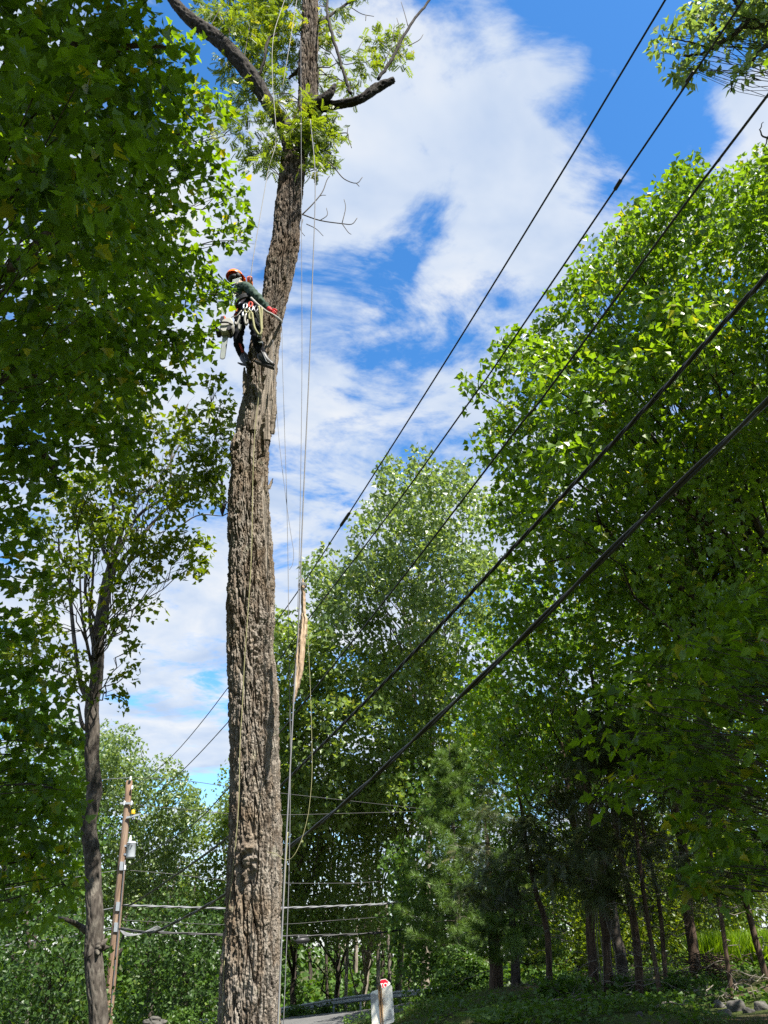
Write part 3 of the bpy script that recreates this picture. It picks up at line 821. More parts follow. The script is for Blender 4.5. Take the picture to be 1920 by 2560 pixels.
# ------------------------------------------------------------------ maples on the left
LM = [(60, 60, 150, 4.5), (220, 80, 150, 5.5), (345, 90, 95, 8), (400, 120, 60, 9), (120, 250, 170, 4.2), (280, 260, 150, 6), (410, 260, 105, 9), (486, 225, 40, 9.3), (515, 262, 60, 10), (560, 265, 30, 10.3),
      (80, 430, 170, 4.2), (250, 430, 150, 5.5), (400, 420, 125, 8.5), (510, 420, 75, 10), (588, 490, 46, 10.4), (150, 600, 170, 5), (330, 590, 130, 7.5), (440, 560, 60, 9.5), (585, 565, 50, 10.2), (610, 600, 30, 10.4), (560, 340, 36, 10),
      (100, 780, 170, 5.5), (280, 770, 150, 7), (430, 720, 100, 9), (540, 735, 60, 9.9), (590, 733, 32, 10.1), (520, 850, 42, 9.9), (430, 860, 90, 9), (250, 920, 150, 7.5), (90, 960, 150, 6.5), (370, 940, 75, 9),
      (480, 660, 40, 9.4), (200, 1080, 120, 8), (320, 1090, 80, 9), (60, 1130, 110, 7), (120, 1190, 70, 8), (50, 1310, 85, 8), (80, 1450, 70, 8), (40, 1580, 90, 8), (80, 1720, 90, 8), (140, 1850, 75, 8),
      (60, 1950, 120, 8), (140, 2030, 75, 8), (80, 2150, 110, 8), (160, 2210, 50, 8), (60, 2290, 55, 8), (150, 1960, 60, 7.4), (30, 1800, 80, 7.5), (20, 2050, 90, 7.4), (470, 95, 36, 9.3), (510, 118, 16, 9.4),
      # the part of the crown above and beside the picture
      (-250, 200, 300, 6), (-300, 700, 300, 7), (-250, 1200, 250, 8), (-200, 1750, 250, 8), (200, -250, 260, 7), (-100, -300, 300, 6), (250, -600, 300, 7), (60, 300, 260, 8.5), (230, 600, 220, 9.5), (150, 900, 220, 9.5)]
lm_b = [blob(u, v, r, z, 1.15, .7) for u, v, r, z in LM]
N_LM = len(lm_b)
for k in range(46):  # unseen leaf clumps added high up to shade the lower left leaves
    lm_b.append((np.array([random.uniform(-.6, 2.2), random.uniform(.7, 2.0), random.uniform(15.2, 16.6)]), np.array([.7, .6, .6])))
for k in range(110):      # more crown overhead, unseen, added to shade the upper left leaves
    lm_b.append((np.array([random.uniform(-7, 1.2), random.uniform(-4, 2.6), random.uniform(8.5, 13)]), np.array([1.3, 1.3, .8])))
UM = np.array([(-80, 330), (-10, 385), (0, 395), (20, 392), (60, 425), (80, 470), (96, 525), (120, 505), (143, 496), (174, 470), (190, 500), (216, 528), (247, 592), (270, 588), (293, 582), (310, 548), (363, 550), (390, 590), (430, 612), (463, 633), (500, 618), (540, 635), (560, 645), (600, 622), (640, 612), (650, 515), (664, 525),
               (690, 550), (719, 600), (760, 598), (775, 588), (800, 548), (864, 549), (909, 542), (943, 516), (976, 486), (988, 441), (1010, 396), (1036, 370), (1111, 374), (1167, 392), (1200, 330), (1220, 265), (1240, 185), (1300, 142), (1373, 150), (1485, 157), (1600, 150), (1700, 170), (1760, 200), (1830, 215), (1900, 195), (1950, 235),
               (1987, 232), (2050, 228), (2150, 200), (2200, 205), (2267, 224), (2300, 170), (2330, 120), (2350, 80), (2400, 40), (2450, 0), (2560, -30)], float)
def lm_keep(P):
    """the crown's own outline on its open side"""
    u, v, zc = proj(P)
    return ~((zc > .3) & (v > -70) & (v < 2600) & (u > np.interp(v, UM[:, 0], UM[:, 1]) - 8 + rng.normal(size=len(u)) * 7)) & (np.linalg.norm(P - CAM, axis=1) > 3.4)
tb = np.array([-6.4, 7.2, 0.0]); tb[2] = g1(*tb[:2])
lt = np.array([tb + [0, 0, -.2], tb + [.1, 0, 1.5], tb + [.25, -.1, 4], tb + [.4, -.2, 7], tb + [.9, -.2, 10], tb + [1.2, 0, 13]])
def dark_limbs(g, tp):
    for pts, z in (([(-60, 1010), (0, 950), (60, 930), (110, 945), (170, 935)], 7.5), ([(-60, 1000), (10, 900), (60, 850), (100, 835)], 7.3), ([(60, 1080), (120, 1150), (140, 1190)], 7.8), ([(-40, 700), (60, 650), (140, 560), (210, 520)], 6.0),
                   ([(180, 100), (260, 130), (330, 115), (420, 118)], 7.5), ([(210, 360), (330, 345), (450, 335)], 8.5)):
        P_ = spline(np.array([Pz(u, v, z) for u, v in pts]), 5)
        g.tube(P_, np.linspace(.055, .015, len(P_)), 6)
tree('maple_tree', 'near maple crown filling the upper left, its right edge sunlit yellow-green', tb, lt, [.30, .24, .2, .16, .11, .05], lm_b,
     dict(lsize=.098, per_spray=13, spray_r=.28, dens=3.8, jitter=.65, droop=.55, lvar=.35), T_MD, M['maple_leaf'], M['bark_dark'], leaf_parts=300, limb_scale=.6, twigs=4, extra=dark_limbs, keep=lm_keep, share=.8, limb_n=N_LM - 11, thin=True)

m2 = [(534, 958, 28), (456, 1047, 42), (542, 1036, 44), (558, 1074, 36), (475, 1111, 44), (540, 1148, 50), (497, 1186, 52), (467, 1223, 48), (516, 1223, 40), (430, 1253, 36), (306, 1309, 48), (232, 1298, 55), (205, 1260, 45),
      (355, 1384, 55), (475, 1365, 46), (480, 1415, 30), (430, 1350, 28), (410, 1330, 24), (168, 1250, 36), (225, 1200, 36), (336, 1223, 44), (374, 1074, 42), (210, 1200, 35), (168, 1391, 46), (299, 1466, 38), (330, 1500, 18), (370, 1440, 18), (380, 1510, 14),
      (340, 1150, 40), (300, 1200, 44), (400, 1180, 36), (250, 1350, 40), (130, 1480, 50), (110, 1560, 50), (300, 1560, 22), (310, 1690, 26), (290, 1740, 20), (200, 1700, 36), (170, 1640, 40), (330, 1620, 16), (100, 1330, 50), (270, 1010, 50), (330, 1000, 40), (220, 1500, 24), (60, 1640, 50)]
m2b = [blob(u, v, r * 1.12, random.uniform(11.6, 13.6), 1.2, .7) for u, v, r in m2]
m2p = [(240, 2560), (237, 2400), (236, 2300), (226, 2150), (221, 2060), (232, 1950), (230, 1800), (238, 1680), (246, 1600), (262, 1500), (285, 1400)]
tp_, tr_ = trunk_px(m2p, 11.8, .29, .21)
Y0 = tp_[-1][1]
STEMS = []
for pts, r0 in (([(285, 1400), (310, 1310), (345, 1240), (400, 1200), (450, 1110)], .055), ([(283, 1410), (280, 1330), (282, 1250), (262, 1180), (250, 1120)], .05), ([(290, 1390), (345, 1290), (420, 1230), (430, 1130), (470, 1010)], .045),
                    ([(288, 1420), (330, 1370), (380, 1310), (440, 1240), (520, 1080)], .045), ([(300, 1440), (340, 1390), (420, 1340), (490, 1290), (556, 1290)], .03), ([(275, 1420), (240, 1330), (200, 1270), (150, 1200)], .04),
                    ([(232, 1760), (205, 1720), (190, 1640), (176, 1500), (172, 1420), (150, 1390), (146, 1330)], .055), ([(238, 1700), (216, 1600), (202, 1500), (199, 1380), (190, 1280)], .035), ([(240, 1650), (224, 1540), (232, 1450), (234, 1350), (226, 1250)], .04),
                    ([(250, 1580), (214, 1480), (226, 1370), (228, 1290)], .035), ([(218, 2328), (195, 2312), (168, 2300), (147, 2293)], .06), ([(228, 1830), (205, 1810), (196, 1760)], .06)):
    STEMS.append((spline(np.array([Py(u, v, Y0 + random.uniform(-.2, .3)) for u, v in pts]), 6), r0))
def stems(g, tp):
    for P_, r0 in STEMS: g.tube(P_, np.linspace(r0, r0 * .3, len(P_)), 7)
    for k in range(24):     # fine bare twigs in the open part of the crown
        a = Py(random.uniform(330, 520), random.uniform(1000, 1300), Y0 + random.uniform(-.3, .5))
        branch(g, a, a + np.array([random.uniform(.1, .6), random.uniform(-.3, .3), random.uniform(.3, 1.1)]), .006, .002, k=4, n=5, wob=.12)
    c = Py(255, 2372, Y0)
    for k in range(46):     # burl
        d = unit(rng.normal(size=3) * [1, 1, 1.5]); q = c + [-.09, 0, 0]; g.tube([q, q + d * .13, q + d * random.uniform(.17, .24)], [.07, .05, .012], 6)
tree('maple_tree', 'slender many-stemmed maple with a burl on its grey trunk, left of the utility pole', tp_[0], tp_, tr_, m2b,
     dict(lsize=.098, per_spray=11, spray_r=.24, dens=3.3, jitter=.75, droop=.5, upb=.7, out=.7), T_MD, M['sun_leaf'], M['bark_mid'], twigs=4, extra=stems, limb_scale=.5, sides=14, rough=.34, thin=True, share=0, attach=np.concatenate([q for q, r in STEMS[:10]]))

# ------------------------------------------------------------------ maples on the right
H1 = [(1195, 990), (1240, 910), (1270, 860), (1340, 815), (1400, 765), (1435, 695), (1520, 632), (1560, 555), (1620, 470), (1700, 405), (1725, 400), (1745, 440), (1800, 445), (1850, 440), (1895, 415), (2060, 400),
      (2060, 1700), (1800, 1650), (1650, 1600), (1500, 1500), (1330, 1400), (1230, 1300), (1205, 1130), (1240, 1020)]
hb = fill(H1, 58, 13.5, 15.5, .95) + fill(H1, 80, 16.5, 19, .9) + fill([(1350, 830), (2060, 700), (2060, 1700), (1700, 1600), (1350, 1350)], 75, 11.5, 13, .5)
hb += [blob(*q, 1.0, .8) for q in ((1165, 950, 20, 15), (1180, 975, 24, 15), (1708, 410, 16, 15), (1722, 440, 24, 15), (1660, 460, 24, 15), (1896, 425, 20, 15), (1610, 515, 30, 15), (1560, 550, 26, 15), (1430, 715, 28, 15), (1400, 775, 26, 15), (1530, 640, 30, 15), (1270, 850, 26, 15), (1340, 830, 26, 15), (1840, 450, 18, 15))]
hbase = np.array([9.6, 16.5, 0]); hbase[2] = g1(*hbase[:2])
ht = np.array([hbase + [0, 0, -.2], hbase + [0, 0, 2], hbase + [-.15, .1, 5], hbase + [-.5, 0, 8], hbase + [-.9, -.2, 11.5], hbase + [-1.1, -.2, 15], hbase + [-1.2, 0, 17.5]])
def h_limbs(g, tp):
    for pts, r0 in (([(1890, 1290), (1820, 1230), (1730, 1180), (1680, 1150), (1620, 1110), (1590, 1090)], .085), ([(1680, 1150), (1625, 1085), (1605, 1030)], .05), ([(1930, 1400), (1860, 1250), (1770, 1215)], .08),
                    ([(1650, 1430), (1560, 1370), (1500, 1310), (1440, 1300)], .06), ([(1500, 1310), (1490, 1270)], .035), ([(1560, 1370), (1480, 1380), (1370, 1405)], .035), ([(1960, 1560), (1850, 1560), (1700, 1470), (1640, 1430)], .09),
                    ([(1960, 1000), (1880, 960), (1800, 900), (1740, 800)], .07)):
        P_ = spline(np.array([Pz(u, v, 14.2) for u, v in pts]), 5)
        g.tube(P_, np.linspace(r0, r0 * .45, len(P_)), 7)
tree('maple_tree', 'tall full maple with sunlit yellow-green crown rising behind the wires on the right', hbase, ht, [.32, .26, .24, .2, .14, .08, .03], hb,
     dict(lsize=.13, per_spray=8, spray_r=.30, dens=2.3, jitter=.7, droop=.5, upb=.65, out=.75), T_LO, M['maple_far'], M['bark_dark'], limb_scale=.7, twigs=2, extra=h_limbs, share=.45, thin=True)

H2 = [(1150, 1650), (1200, 1490), (1300, 1400), (1600, 1380), (1960, 1400), (1960, 1900), (1700, 1900), (1500, 1900), (1400, 1960), (1270, 2010), (1200, 1920), (1150, 1800)]
h2b = fill(H2, 50, 16.5, 19.5, .85) + fill(H2, 64, 20, 23, .9)
b2 = Pz(1560, 2440, 21.0); b2[2] = g1(b2[0], b2[1])
t2 = np.array([b2 + [0, 0, -.2], b2 + [-.2, 0, 3], b2 + [-.8, -.3, 6], b2 + [-1.4, -.6, 9]])
tree('maple_tree', 'bright green spreading maple just above the pine and hemlocks, below the lowest thick cable', b2, t2, [.16, .14, .1, .05], h2b,
     dict(lsize=.135, per_spray=8, spray_r=.34, dens=2.3, jitter=.7, droop=.45, upb=.65, out=.75), T_LO, M['maple_far'], M['bark_dark'], limb_scale=.45, twigs=1, share=.3)

I1 = [(1940, 1470), (1760, 1520), (1620, 1640), (1500, 1740), (1490, 1850), (1480, 1950), (1560, 1990), (1700, 1990), (1720, 2120), (1730, 2230), (1800, 2260), (1940, 2280), (2080, 2000), (2080, 1500)]
ib = fill(I1, 50, 8.0, 9.6, .52, squash=.55) + fill([(1700, 1480), (2060, 1430), (2060, 1760), (1640, 1740)], 60, 9.5, 11, .75)
n_i = len(ib) + 6
ib += [blob(*q, 1.0, .6) for q in ((1895, 2120, 30, 7.6), (1760, 2180, 34, 8), (1740, 2210, 26, 8), (1850, 2050, 36, 8), (1900, 1830, 44, 7.6), (1905, 1600, 24, 7.4))]
for k in range(46):      # unseen upper crown, added to shade its hanging leaves
    ib.append((np.array([random.uniform(4.6, 9), random.uniform(4.5, 8.5), random.uniform(8.5, 12.5)]), np.array([1.1, 1.1, .8])))
def i_keep(P):
    u, v, zc = proj(P)
    return ~((zc > .2) & (P[:, 2] > 7.2) & (u < 1945 + rng.normal(size=len(u)) * 6) & (v > -60))
ibase = np.array([8.6, 8.5, 0]); ibase[2] = g1(*ibase[:2])
it = np.array([ibase + [0, 0, -.2], ibase + [0, 0, 2], ibase + [-.1, .1, 4], ibase + [-.3, .2, 6.5], ibase + [-.5, .1, 8.5]])
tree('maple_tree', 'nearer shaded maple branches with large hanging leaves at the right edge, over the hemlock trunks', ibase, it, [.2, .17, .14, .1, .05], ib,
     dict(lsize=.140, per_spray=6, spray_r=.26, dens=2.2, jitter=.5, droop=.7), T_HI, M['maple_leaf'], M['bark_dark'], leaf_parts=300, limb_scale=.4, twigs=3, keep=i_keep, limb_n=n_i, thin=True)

# oak bough reaching in at the upper right corner
ob = [(1660, 90, 26), (1640, 130, 22), (1690, 110, 30), (1720, 160, 30), (1750, 60, 34), (1780, 120, 34), (1700, 60, 22), (1745, 180, 22), (1830, 50, 44), (1890, 40, 50), (1900, 110, 30), (1760, 20, 34), (1820, 110, 26), (1850, 175, 26), (1895, 140, 26), (1910, 5, 50),
      (1690, 160, 12), (1845, 190, 18), (1730, 30, 22), (1810, 10, 36), (1960, 60, 80), (1900, -60, 90), (2050, 150, 90)]
obb = [blob(u, v, r, random.uniform(12.6, 13.6), 1.0, .7) for u, v, r in ob]
obase = np.array([13.5, 7.5, 0]); obase[2] = g1(*obase[:2])
ot = np.array([obase + [0, 0, -.2], obase + [0, 0, 4], obase + [-.2, 0, 9], obase + [-.6, 0, 14], obase + [-1.4, 0, 18]])
def oak_limbs(g, tp):
    def pl(pts, r0, r1, z=13.0, a0=None):
        P_ = np.array([Pz(u, v, z) for u, v in pts])
        if a0 is not None: P_ = np.vstack([a0[None], P_])
        P_ = spline(P_, 6); P_ = P_ + rng.normal(size=P_.shape) * r0 * .25
        g.tube(P_, np.linspace(r0, r1, len(P_)), 6)
    pl([(2050, -40), (1950, 45), (1870, 60), (1830, 90), (1775, 125), (1710, 140)], .09, .02, a0=tp[-1])
    pl([(1870, 55), (1845, 20), (1820, -30)], .04, .02)
    pl([(1775, 125), (1745, 110), (1700, 100), (1665, 95)], .02, .008)
    pl([(1810, 100), (1790, 70), (1760, 40), (1740, 15)], .025, .008)
    pl([(2050, 60), (1960, 95), (1900, 130), (1870, 165), (1840, 185), (1825, 230)], .05, .012)
    pl([(1860, 70), (1890, 70), (1920, 55)], .03, .01)
    pl([(2040, 300), (1960, 335), (1920, 345), (1900, 330), (1908, 305)], .03, .006)
    pl([(1920, 340), (1912, 365), (1905, 362)], .012, .005)
tree('oak_tree', 'oak bough with narrow drooping leaves reaching in at the upper right corner', obase, ot, [.3, .25, .2, .16, .1], obb,
     dict(lsize=.15, per_spray=8, spray_r=.20, dens=2.3, jitter=.6, droop=.8), T_OVAL, M['pale_leaf'], M['bark_dark'], limb_scale=.35, twigs=4, extra=oak_limbs)

# ------------------------------------------------------------------ trees beyond the road
def far_tree(label, poly, r, z0, z1, base_px, zc, dia, lm, lkw, bark='bark_dark', name='broadleaf_tree', keep=.9, layers=2, tpl=T_LO, top=None, extra=None, group=None, squash=.75, cat='tree'):
    bl = []
    for i in range(layers): bl += fill(poly, r * (1 + .3 * i), z0 + i * (z1 - z0) / layers, z0 + (i + 1) * (z1 - z0) / layers, keep, squash=squash)
    b = Pz(base_px[0], base_px[1], zc); b[2] = g1(b[0], b[1])
    vt = min(p[1] for p in poly) + 40; ut = np.mean([p[0] for p in poly if p[1] < vt + 120])
    tpx = Py(ut, vt, b[1])
    n = 6; t = np.linspace(0, 1, n)[:, None]
    tk = b + (tpx - b) * t + np.stack([np.sin(t[:, 0] * 5) * .35, np.cos(t[:, 0] * 4) * .3, t[:, 0] * 0], -1); tk[0] = b - [0, 0, .2]
    kw = dict(lsize=.17, per_spray=8, spray_r=.6, dens=2.2, jitter=.85, droop=.4, upb=.45, out=.85); kw.update(lkw)
    return tree(name, label, b, tk, np.linspace(dia / 2, .04, n), bl, kw, tpl, M[lm], M[bark], cat=cat, limb_scale=.7, twigs=1, twig_r=.010, share=.4, extra=extra, group=group)
E1 = [(770, 1430), (800, 1380), (850, 1360), (890, 1330), (912, 1275), (932, 1242), (960, 1170), (985, 1165), (1030, 1155), (1080, 1112), (1160, 1138), (1200, 1180), (1235, 1300), (1240, 1560), (1160, 1600), (960, 1620), (800, 1600), (790, 1500)]
far_tree('pale-leaved tall tree topping the woods between the trunk and the right-hand maple', E1, 34, 37, 44, (1060, 2440), 42, .5, 'pale_leaf', dict(lsize=.25, dens=2.0, spray_r=.52), 'bark_pale', keep=.72, layers=2)
E3 = [(800, 1600), (960, 1620), (1160, 1600), (1240, 1700), (1250, 1900), (1100, 2050), (900, 2020), (860, 1900), (830, 1750)]
far_tree('mid-green tree in the middle of the woods, under the pale tall one', E3, 40, 36, 43, (990, 2450), 44, .4, 'mid_leaf', dict(lsize=.24, dens=2.2, spray_r=.55), layers=2)
E2 = [(640, 1570), (690, 1540), (745, 1555), (780, 1530), (810, 1600), (850, 1750), (880, 1900), (850, 2060), (640, 2060)]
far_tree('green tree standing directly behind the hanging strip of bark', E2, 36, 36, 40, (730, 2490), 47, .3, 'mid_leaf', dict(lsize=.26, dens=2.4, spray_r=.58), layers=2, keep=.97)
E4 = [(580, 1965), (525, 2055), (490, 2120), (480, 2260), (520, 2360), (640, 2380), (660, 2000)]
far_tree('light green tree peeping out left of the big trunk, right of the pole', E4, 36, 44, 48, (600, 2500), 49, .4, 'mid_leaf', dict(lsize=.20, dens=2.0, spray_r=.45), layers=2)
D1 = [(300, 1825), (340, 1800), (381, 1890), (433, 1912), (467, 1955), (500, 2015), (500, 2060), (470, 2110), (490, 2260), (350, 2300), (180, 2260), (190, 1900), (250, 1850)]
far_tree('large dark green tree with sunlit top right behind the utility pole', D1, 36, 44, 49, (380, 2520), 50, .5, 'pale_leaf', dict(lsize=.20, dens=2.0, spray_r=.45), layers=2)
D3 = [(330, 2260), (560, 2200), (600, 2400), (560, 2540), (300, 2540)]
far_tree('shaded young beech with drooping light sprays low between pole and trunk', D3, 48, 31, 36, (450, 2530), 34, .25, 'shade_leaf', dict(lsize=.17, dens=2.0))
D2 = [(-40, 2330), (120, 2260), (230, 2240), (260, 2400), (240, 2560), (-40, 2580)]
far_tree('young maple with bright leaf tips low in the bottom left corner', D2, 46, 19, 24, (110, 2590), 22, .2, 'shade_leaf', dict(lsize=.13, spray_r=.4, dens=2.0))
D4 = [(-60, 1500), (150, 1750), (220, 1850), (250, 2250), (-60, 2350)]
far_tree('dim tree standing far behind the near maple along the left edge', D4, 60, 31, 35, (60, 2500), 33, .4, 'dark_leaf', dict(lsize=.2, dens=2.0), keep=.75)
def ivy_trunks(lst):
    def f(g, tp):
        for pts, w, zc in lst:
            P_, r = trunk_px(pts, zc, w * zc / F, w * zc / F * .7)
            g.tube(spline(P_, 4), np.interp(np.linspace(0, 1, (len(P_) - 1) * 4 + 1), np.linspace(0, 1, len(r)), r), 8)
    return f
M1 = [(600, 1900), (850, 1880), (1000, 1960), (960, 2150), (900, 2330), (620, 2400)]
far_tree('ivy-covered dark tree just right of the big trunk, behind the ropes', M1, 46, 40, 45, (840, 2480), 48, .36, 'mid_leaf', dict(lsize=.18, dens=2.4, spray_r=.5))
M2 = [(860, 1980), (1000, 1980), (1020, 2180), (1000, 2340), (860, 2340)]
far_tree('half-dead ivy-hung tree with a bare pale top in the middle of the woods', M2, 42, 39, 43, (900, 2470), 47, .36, 'mid_leaf', dict(lsize=.19, dens=2.2), 'bark_pale', keep=.8)
G1 = [(985, 2115), (1060, 2085), (1105, 2140), (1150, 2280), (1190, 2440), (1100, 2460), (1010, 2420), (975, 2300)]
far_tree('low maple with bright upper leaves between the stop sign and the pine', G1, 42, 28, 32, (1110, 2480), 30, .2, 'dark_leaf', dict(lsize=.17, spray_r=.45, dens=2.4))
BK = [(1050, 1850), (1210, 1750), (1950, 1700), (1980, 2300), (1180, 2340), (1080, 2250)]
far_tree('deep shaded tree standing behind the hemlock trunks', BK, 75, 30, 40, (1450, 2420), 34, .5, 'dark_leaf', dict(lsize=.2, dens=2.2, spray_r=.6), keep=.92)
SL = [(1300, 2120), (1620, 2060), (1800, 2080), (1940, 2200), (1860, 2350), (1700, 2410), (1300, 2430)]
far_tree('low sunlit yellow-green thicket glowing behind the hemlock trunks', SL, 46, 27, 32, (1560, 2430), 29, .12, 'sun_leaf', dict(lsize=.15, spray_r=.45, dens=2.3), cat='bush', name='bush')

# pine: a tapering tree of whorled boughs ending in needle tufts
def pine(label, u, v, zc, h, spread, dens):
    b = Pz(u, v, zc); b[2] = g1(b[0], b[1])
    root = empty('pine_tree', b, label, 'tree')
    g = Geo(); top = b + [0, 0, h]
    tk = np.array([b - [0, 0, .2], b + [.05, 0, h * .35], b + [0, .05, h * .7], top]); g.tube(spline(tk, 5), np.linspace(.15, .02, 16), 8)
    P = []; A = []
    for k in range(dens):
        z = h * (.16 + .82 * (k / dens)); L = spread * (1.05 - .85 * (z / h)) * random.uniform(.7, 1.1)
        a = k * 2.4 + random.uniform(-.4, .4); d = np.array([math.cos(a), math.sin(a), .0])
        p = branch(g, b + [0, 0, z], b + np.array([0, 0, z]) + d * L + [0, 0, .16 * L], .022, .006, sag=-.06, k=4, n=8)
        for q in range(2, 8):
            for s in range(9):
                off = np.cross(d, [0, 0, 1]) * random.uniform(-.32, .32) * L * .5 + np.array([0, 0, random.uniform(-.06, .10)])
                P.append(p[q] + off); A.append(unit(d * .8 + off * 1.2 + np.array([0, 0, .35]) + rng.normal(size=3) * .2))
    P, A = np.array(P), np.array(A)
    g.build('trunk', M['bark_dark'], root)
    N = rng.normal(size=P.shape) + np.array([0, 0, .8])
    link('crown', leaf_mesh('pine_crown', T_TUFT, P, N, A, rng.uniform(.22, .34, len(P)), np.clip(rng.normal(.55, .2, len(P)), 0, 1), M['needle']), root, kind='stuff')
pine('feathery light green white pine left of the dark hemlocks', 1150, 2490, 26, 8.6, 2.5, 80)
pine('small dark pine half hidden low between the pine and the ferns', 1290, 2475, 21, 3.4, 1.6, 36)

# hemlock grove
HFOL = {0: [(1290, 2150, 60), (1330, 2080, 60), (1270, 2230, 46), (1200, 2240, 36), (1230, 2180, 40)], 1: [(1380, 2000, 70), (1440, 1940, 60), (1400, 2120, 46)],
        2: [(1460, 1900, 60), (1500, 2020, 45)], 3: [(1530, 1880, 70), (1580, 2030, 50), (1480, 1800, 60)], 4: [(1560, 1850, 50)], 5: [(1620, 1940, 55), (1600, 2080, 36)],
        6: [(1650, 1850, 70), (1700, 1990, 60), (1760, 2060, 55), (1640, 2100, 40)], 7: [(1780, 2000, 60), (1800, 2180, 36)], 8: [(1830, 1980, 70), (1880, 2120, 60), (1850, 2200, 40)], 9: [(1215, 2040, 44), (1190, 2130, 46), (1165, 2230, 40), (1240, 2220, 50), (1230, 2320, 44), (1225, 1990, 34)]}
for k, (pts, w, zc, lab) in enumerate(TREES_J):
    tk, rr = trunk_px(pts, zc, w * zc / F, w * zc / F * .55)
    tk = np.vstack([tk, tk[-1] + (tk[-1] - tk[-2]) * (.3 if k == 9 else .9)]); rr = np.append(rr, .03)
    if k == 9: rr[-3:] *= [.8, .5, .5]
    def dead(g, tp, k=k, zc=zc):
        n = 40 if k != 9 else 14
        for i in range(n):
            a = tp[random.randrange(18, len(tp) - 1)]
            an = random.uniform(0, 6.28); L = random.uniform(.35, 1.5)
            d = np.array([math.cos(an), math.sin(an), random.uniform(-.35, .25)])
            p = branch(g, a, a + d * L, .011, .004, sag=random.uniform(-.1, .12), k=4, n=7, wob=.12)
            for j in range(3):
                q = p[random.randrange(2, 6)]
                branch(g, q, q + (unit(d + rng.normal(size=3) * .7)) * L * random.uniform(.2, .5), .005, .002, k=3, n=4, wob=.12)
        if k == 2:
            for i in range(5):       # bare vines hanging along the trunk
                off = np.array([math.cos(i * 1.3), -abs(math.sin(i * 1.3)), 0]) * .15
                p = tp[9:42:4] + off + rng.normal(size=tp[9:42:4].shape) * [.05, .04, .02]
                g.tube(spline(p, 4), .011, 4)
        if k == 3:
            c = tp[10] + [.02, -.1, 0]; g.tube([c, c + [.04, -.12, .10]], [.05, .035], 7)
    def dead_branches(root, k=k, zc=zc, tp=spline(tk, 8)):
        g = Geo(); dead(g, tp); g.build('dead_branches', M['dead_twig'], root, kind='stuff')
    bl = [(Py(u, v, tk[0][1] + random.uniform(-1.2, .8)), np.array([1.0, 1.2, .6]) * r * zc / F) for u, v, r in HFOL[k] + [(pts[-1][0] + random.gauss(0, 55), random.uniform(1800, 2260), random.uniform(30, 50)) for _ in range(0 if k == 9 else 6)]]
    dead_branches(tree('hemlock_tree', lab, tk[0], tk, rr, bl, dict(lsize=.40, per_spray=5, spray_r=.28, dens=2.9, jitter=.45, droop=.8), T_HEM, M['hemlock'], M['bark_red'], group='hemlocks on the right bank', limb_scale=.45, twigs=3, sides=12))

# distant wood closing off the horizon
def distant_wood():
    g = Geo(); bl = []
    for i in range(120):
        a = math.radians(random.uniform(-52, 52)); d = random.uniform(62, 95)
        x, y = math.sin(a) * d, math.cos(a) * d; z = g1(x, y); h = random.uniform(9, 15) - 3.0 * (abs(a) < .25)
        g.tube([(x, y, z - .2), (x + random.uniform(-.4, .4), y, z + h * .5), (x + random.uniform(-.8, .8), y, z + h)], [random.uniform(.15, .3), .16, .05], 6)
        for k in range(5):
            bl.append((np.array([x + random.uniform(-2, 2), y + random.uniform(-2, 2), z + h * (random.uniform(.25, 1.0) if k < 3 else random.uniform(.03, .28))]), np.array([2.6, 2.6, 1.6])))
    for i in range(90):      # undergrowth along its edge
        x, y = random.uniform(-40, 34), random.uniform(57, 74)
        bl.append((np.array([x, y, g1(x, y) + random.uniform(.3, 3.2)]), np.array([2.2, 1.6, 1.2])))
    P, N, A, Sz, Tn, _ = leaves_in(bl, .55, 7, 1.1, 1.2, jitter=.5)
    link('distant_woods', leaf_mesh('distant_woods', T_LO, P, N, A, Sz, Tn, M['dark_leaf']), kind='stuff', label='distant dark woods closing the view beyond the road', cat='woods')
    o = g.build('distant_tree_trunks', M['bark_dark'], kind='stuff', label='thin trunks of the distant woods beyond the road', cat='tree trunks')
distant_wood()

# trunks one can tell apart under the trees beyond the guardrail
for pts, w, zc, bk, lab in (
        ([(944, 2440), (942, 2360), (866, 2300)][:1] + [(866, 2360)], 0, 0, '', ''),):
    pass
BT = [([(866, 2500), (864, 2420), (862, 2330)], 8, 52, 'bark_pale', 'pale thin trunk catching sun left of the stop sign'),
      ([(893, 2490), (890, 2400), (892, 2300), (896, 2200)], 10, 50, 'bark_pale', 'pale trunk second left of the stop sign'),
      ([(947, 2180), (944, 2120), (947, 2050), (950, 1990)], 10, 45, 'bark_pale', 'bare pale snag standing high above the stop sign'),
      ([(872, 2190), (876, 2130), (874, 2070)], 8, 46, 'bark_pale', 'broken-off grey snag with torn top in the woods'),
      ([(955, 2480), (958, 2380), (950, 2300)], 11, 48, 'bark_dark', 'dark ivy-wrapped trunk straight behind the stop sign'),
      ([(975, 2480), (973, 2400), (968, 2310), (966, 2250)], 11, 47, 'bark_grey', 'grey trunk lit in patches right of the stop sign'),
      ([(818, 2500), (816, 2400), (814, 2280)], 9, 49, 'bark_dark', 'dark trunk rising over the left end of the guardrail'),
      ([(1022, 2480), (1026, 2400), (1030, 2320)], 9, 46, 'bark_dark', 'slim dark trunk over the right part of the guardrail'),
      ([(915, 2495), (917, 2400), (912, 2300)], 10, 53, 'bark_dark', 'wide dark trunk deep in the shade behind the guardrail'),
      ([(80, 2480), (76, 2420), (80, 2370)], 10, 30, 'bark_grey', 'short grey trunk low behind the near maple'),
      ([(735, 2500), (738, 2420), (735, 2300)], 11, 50, 'bark_dark', 'dark trunk close to the right of the big tree')]
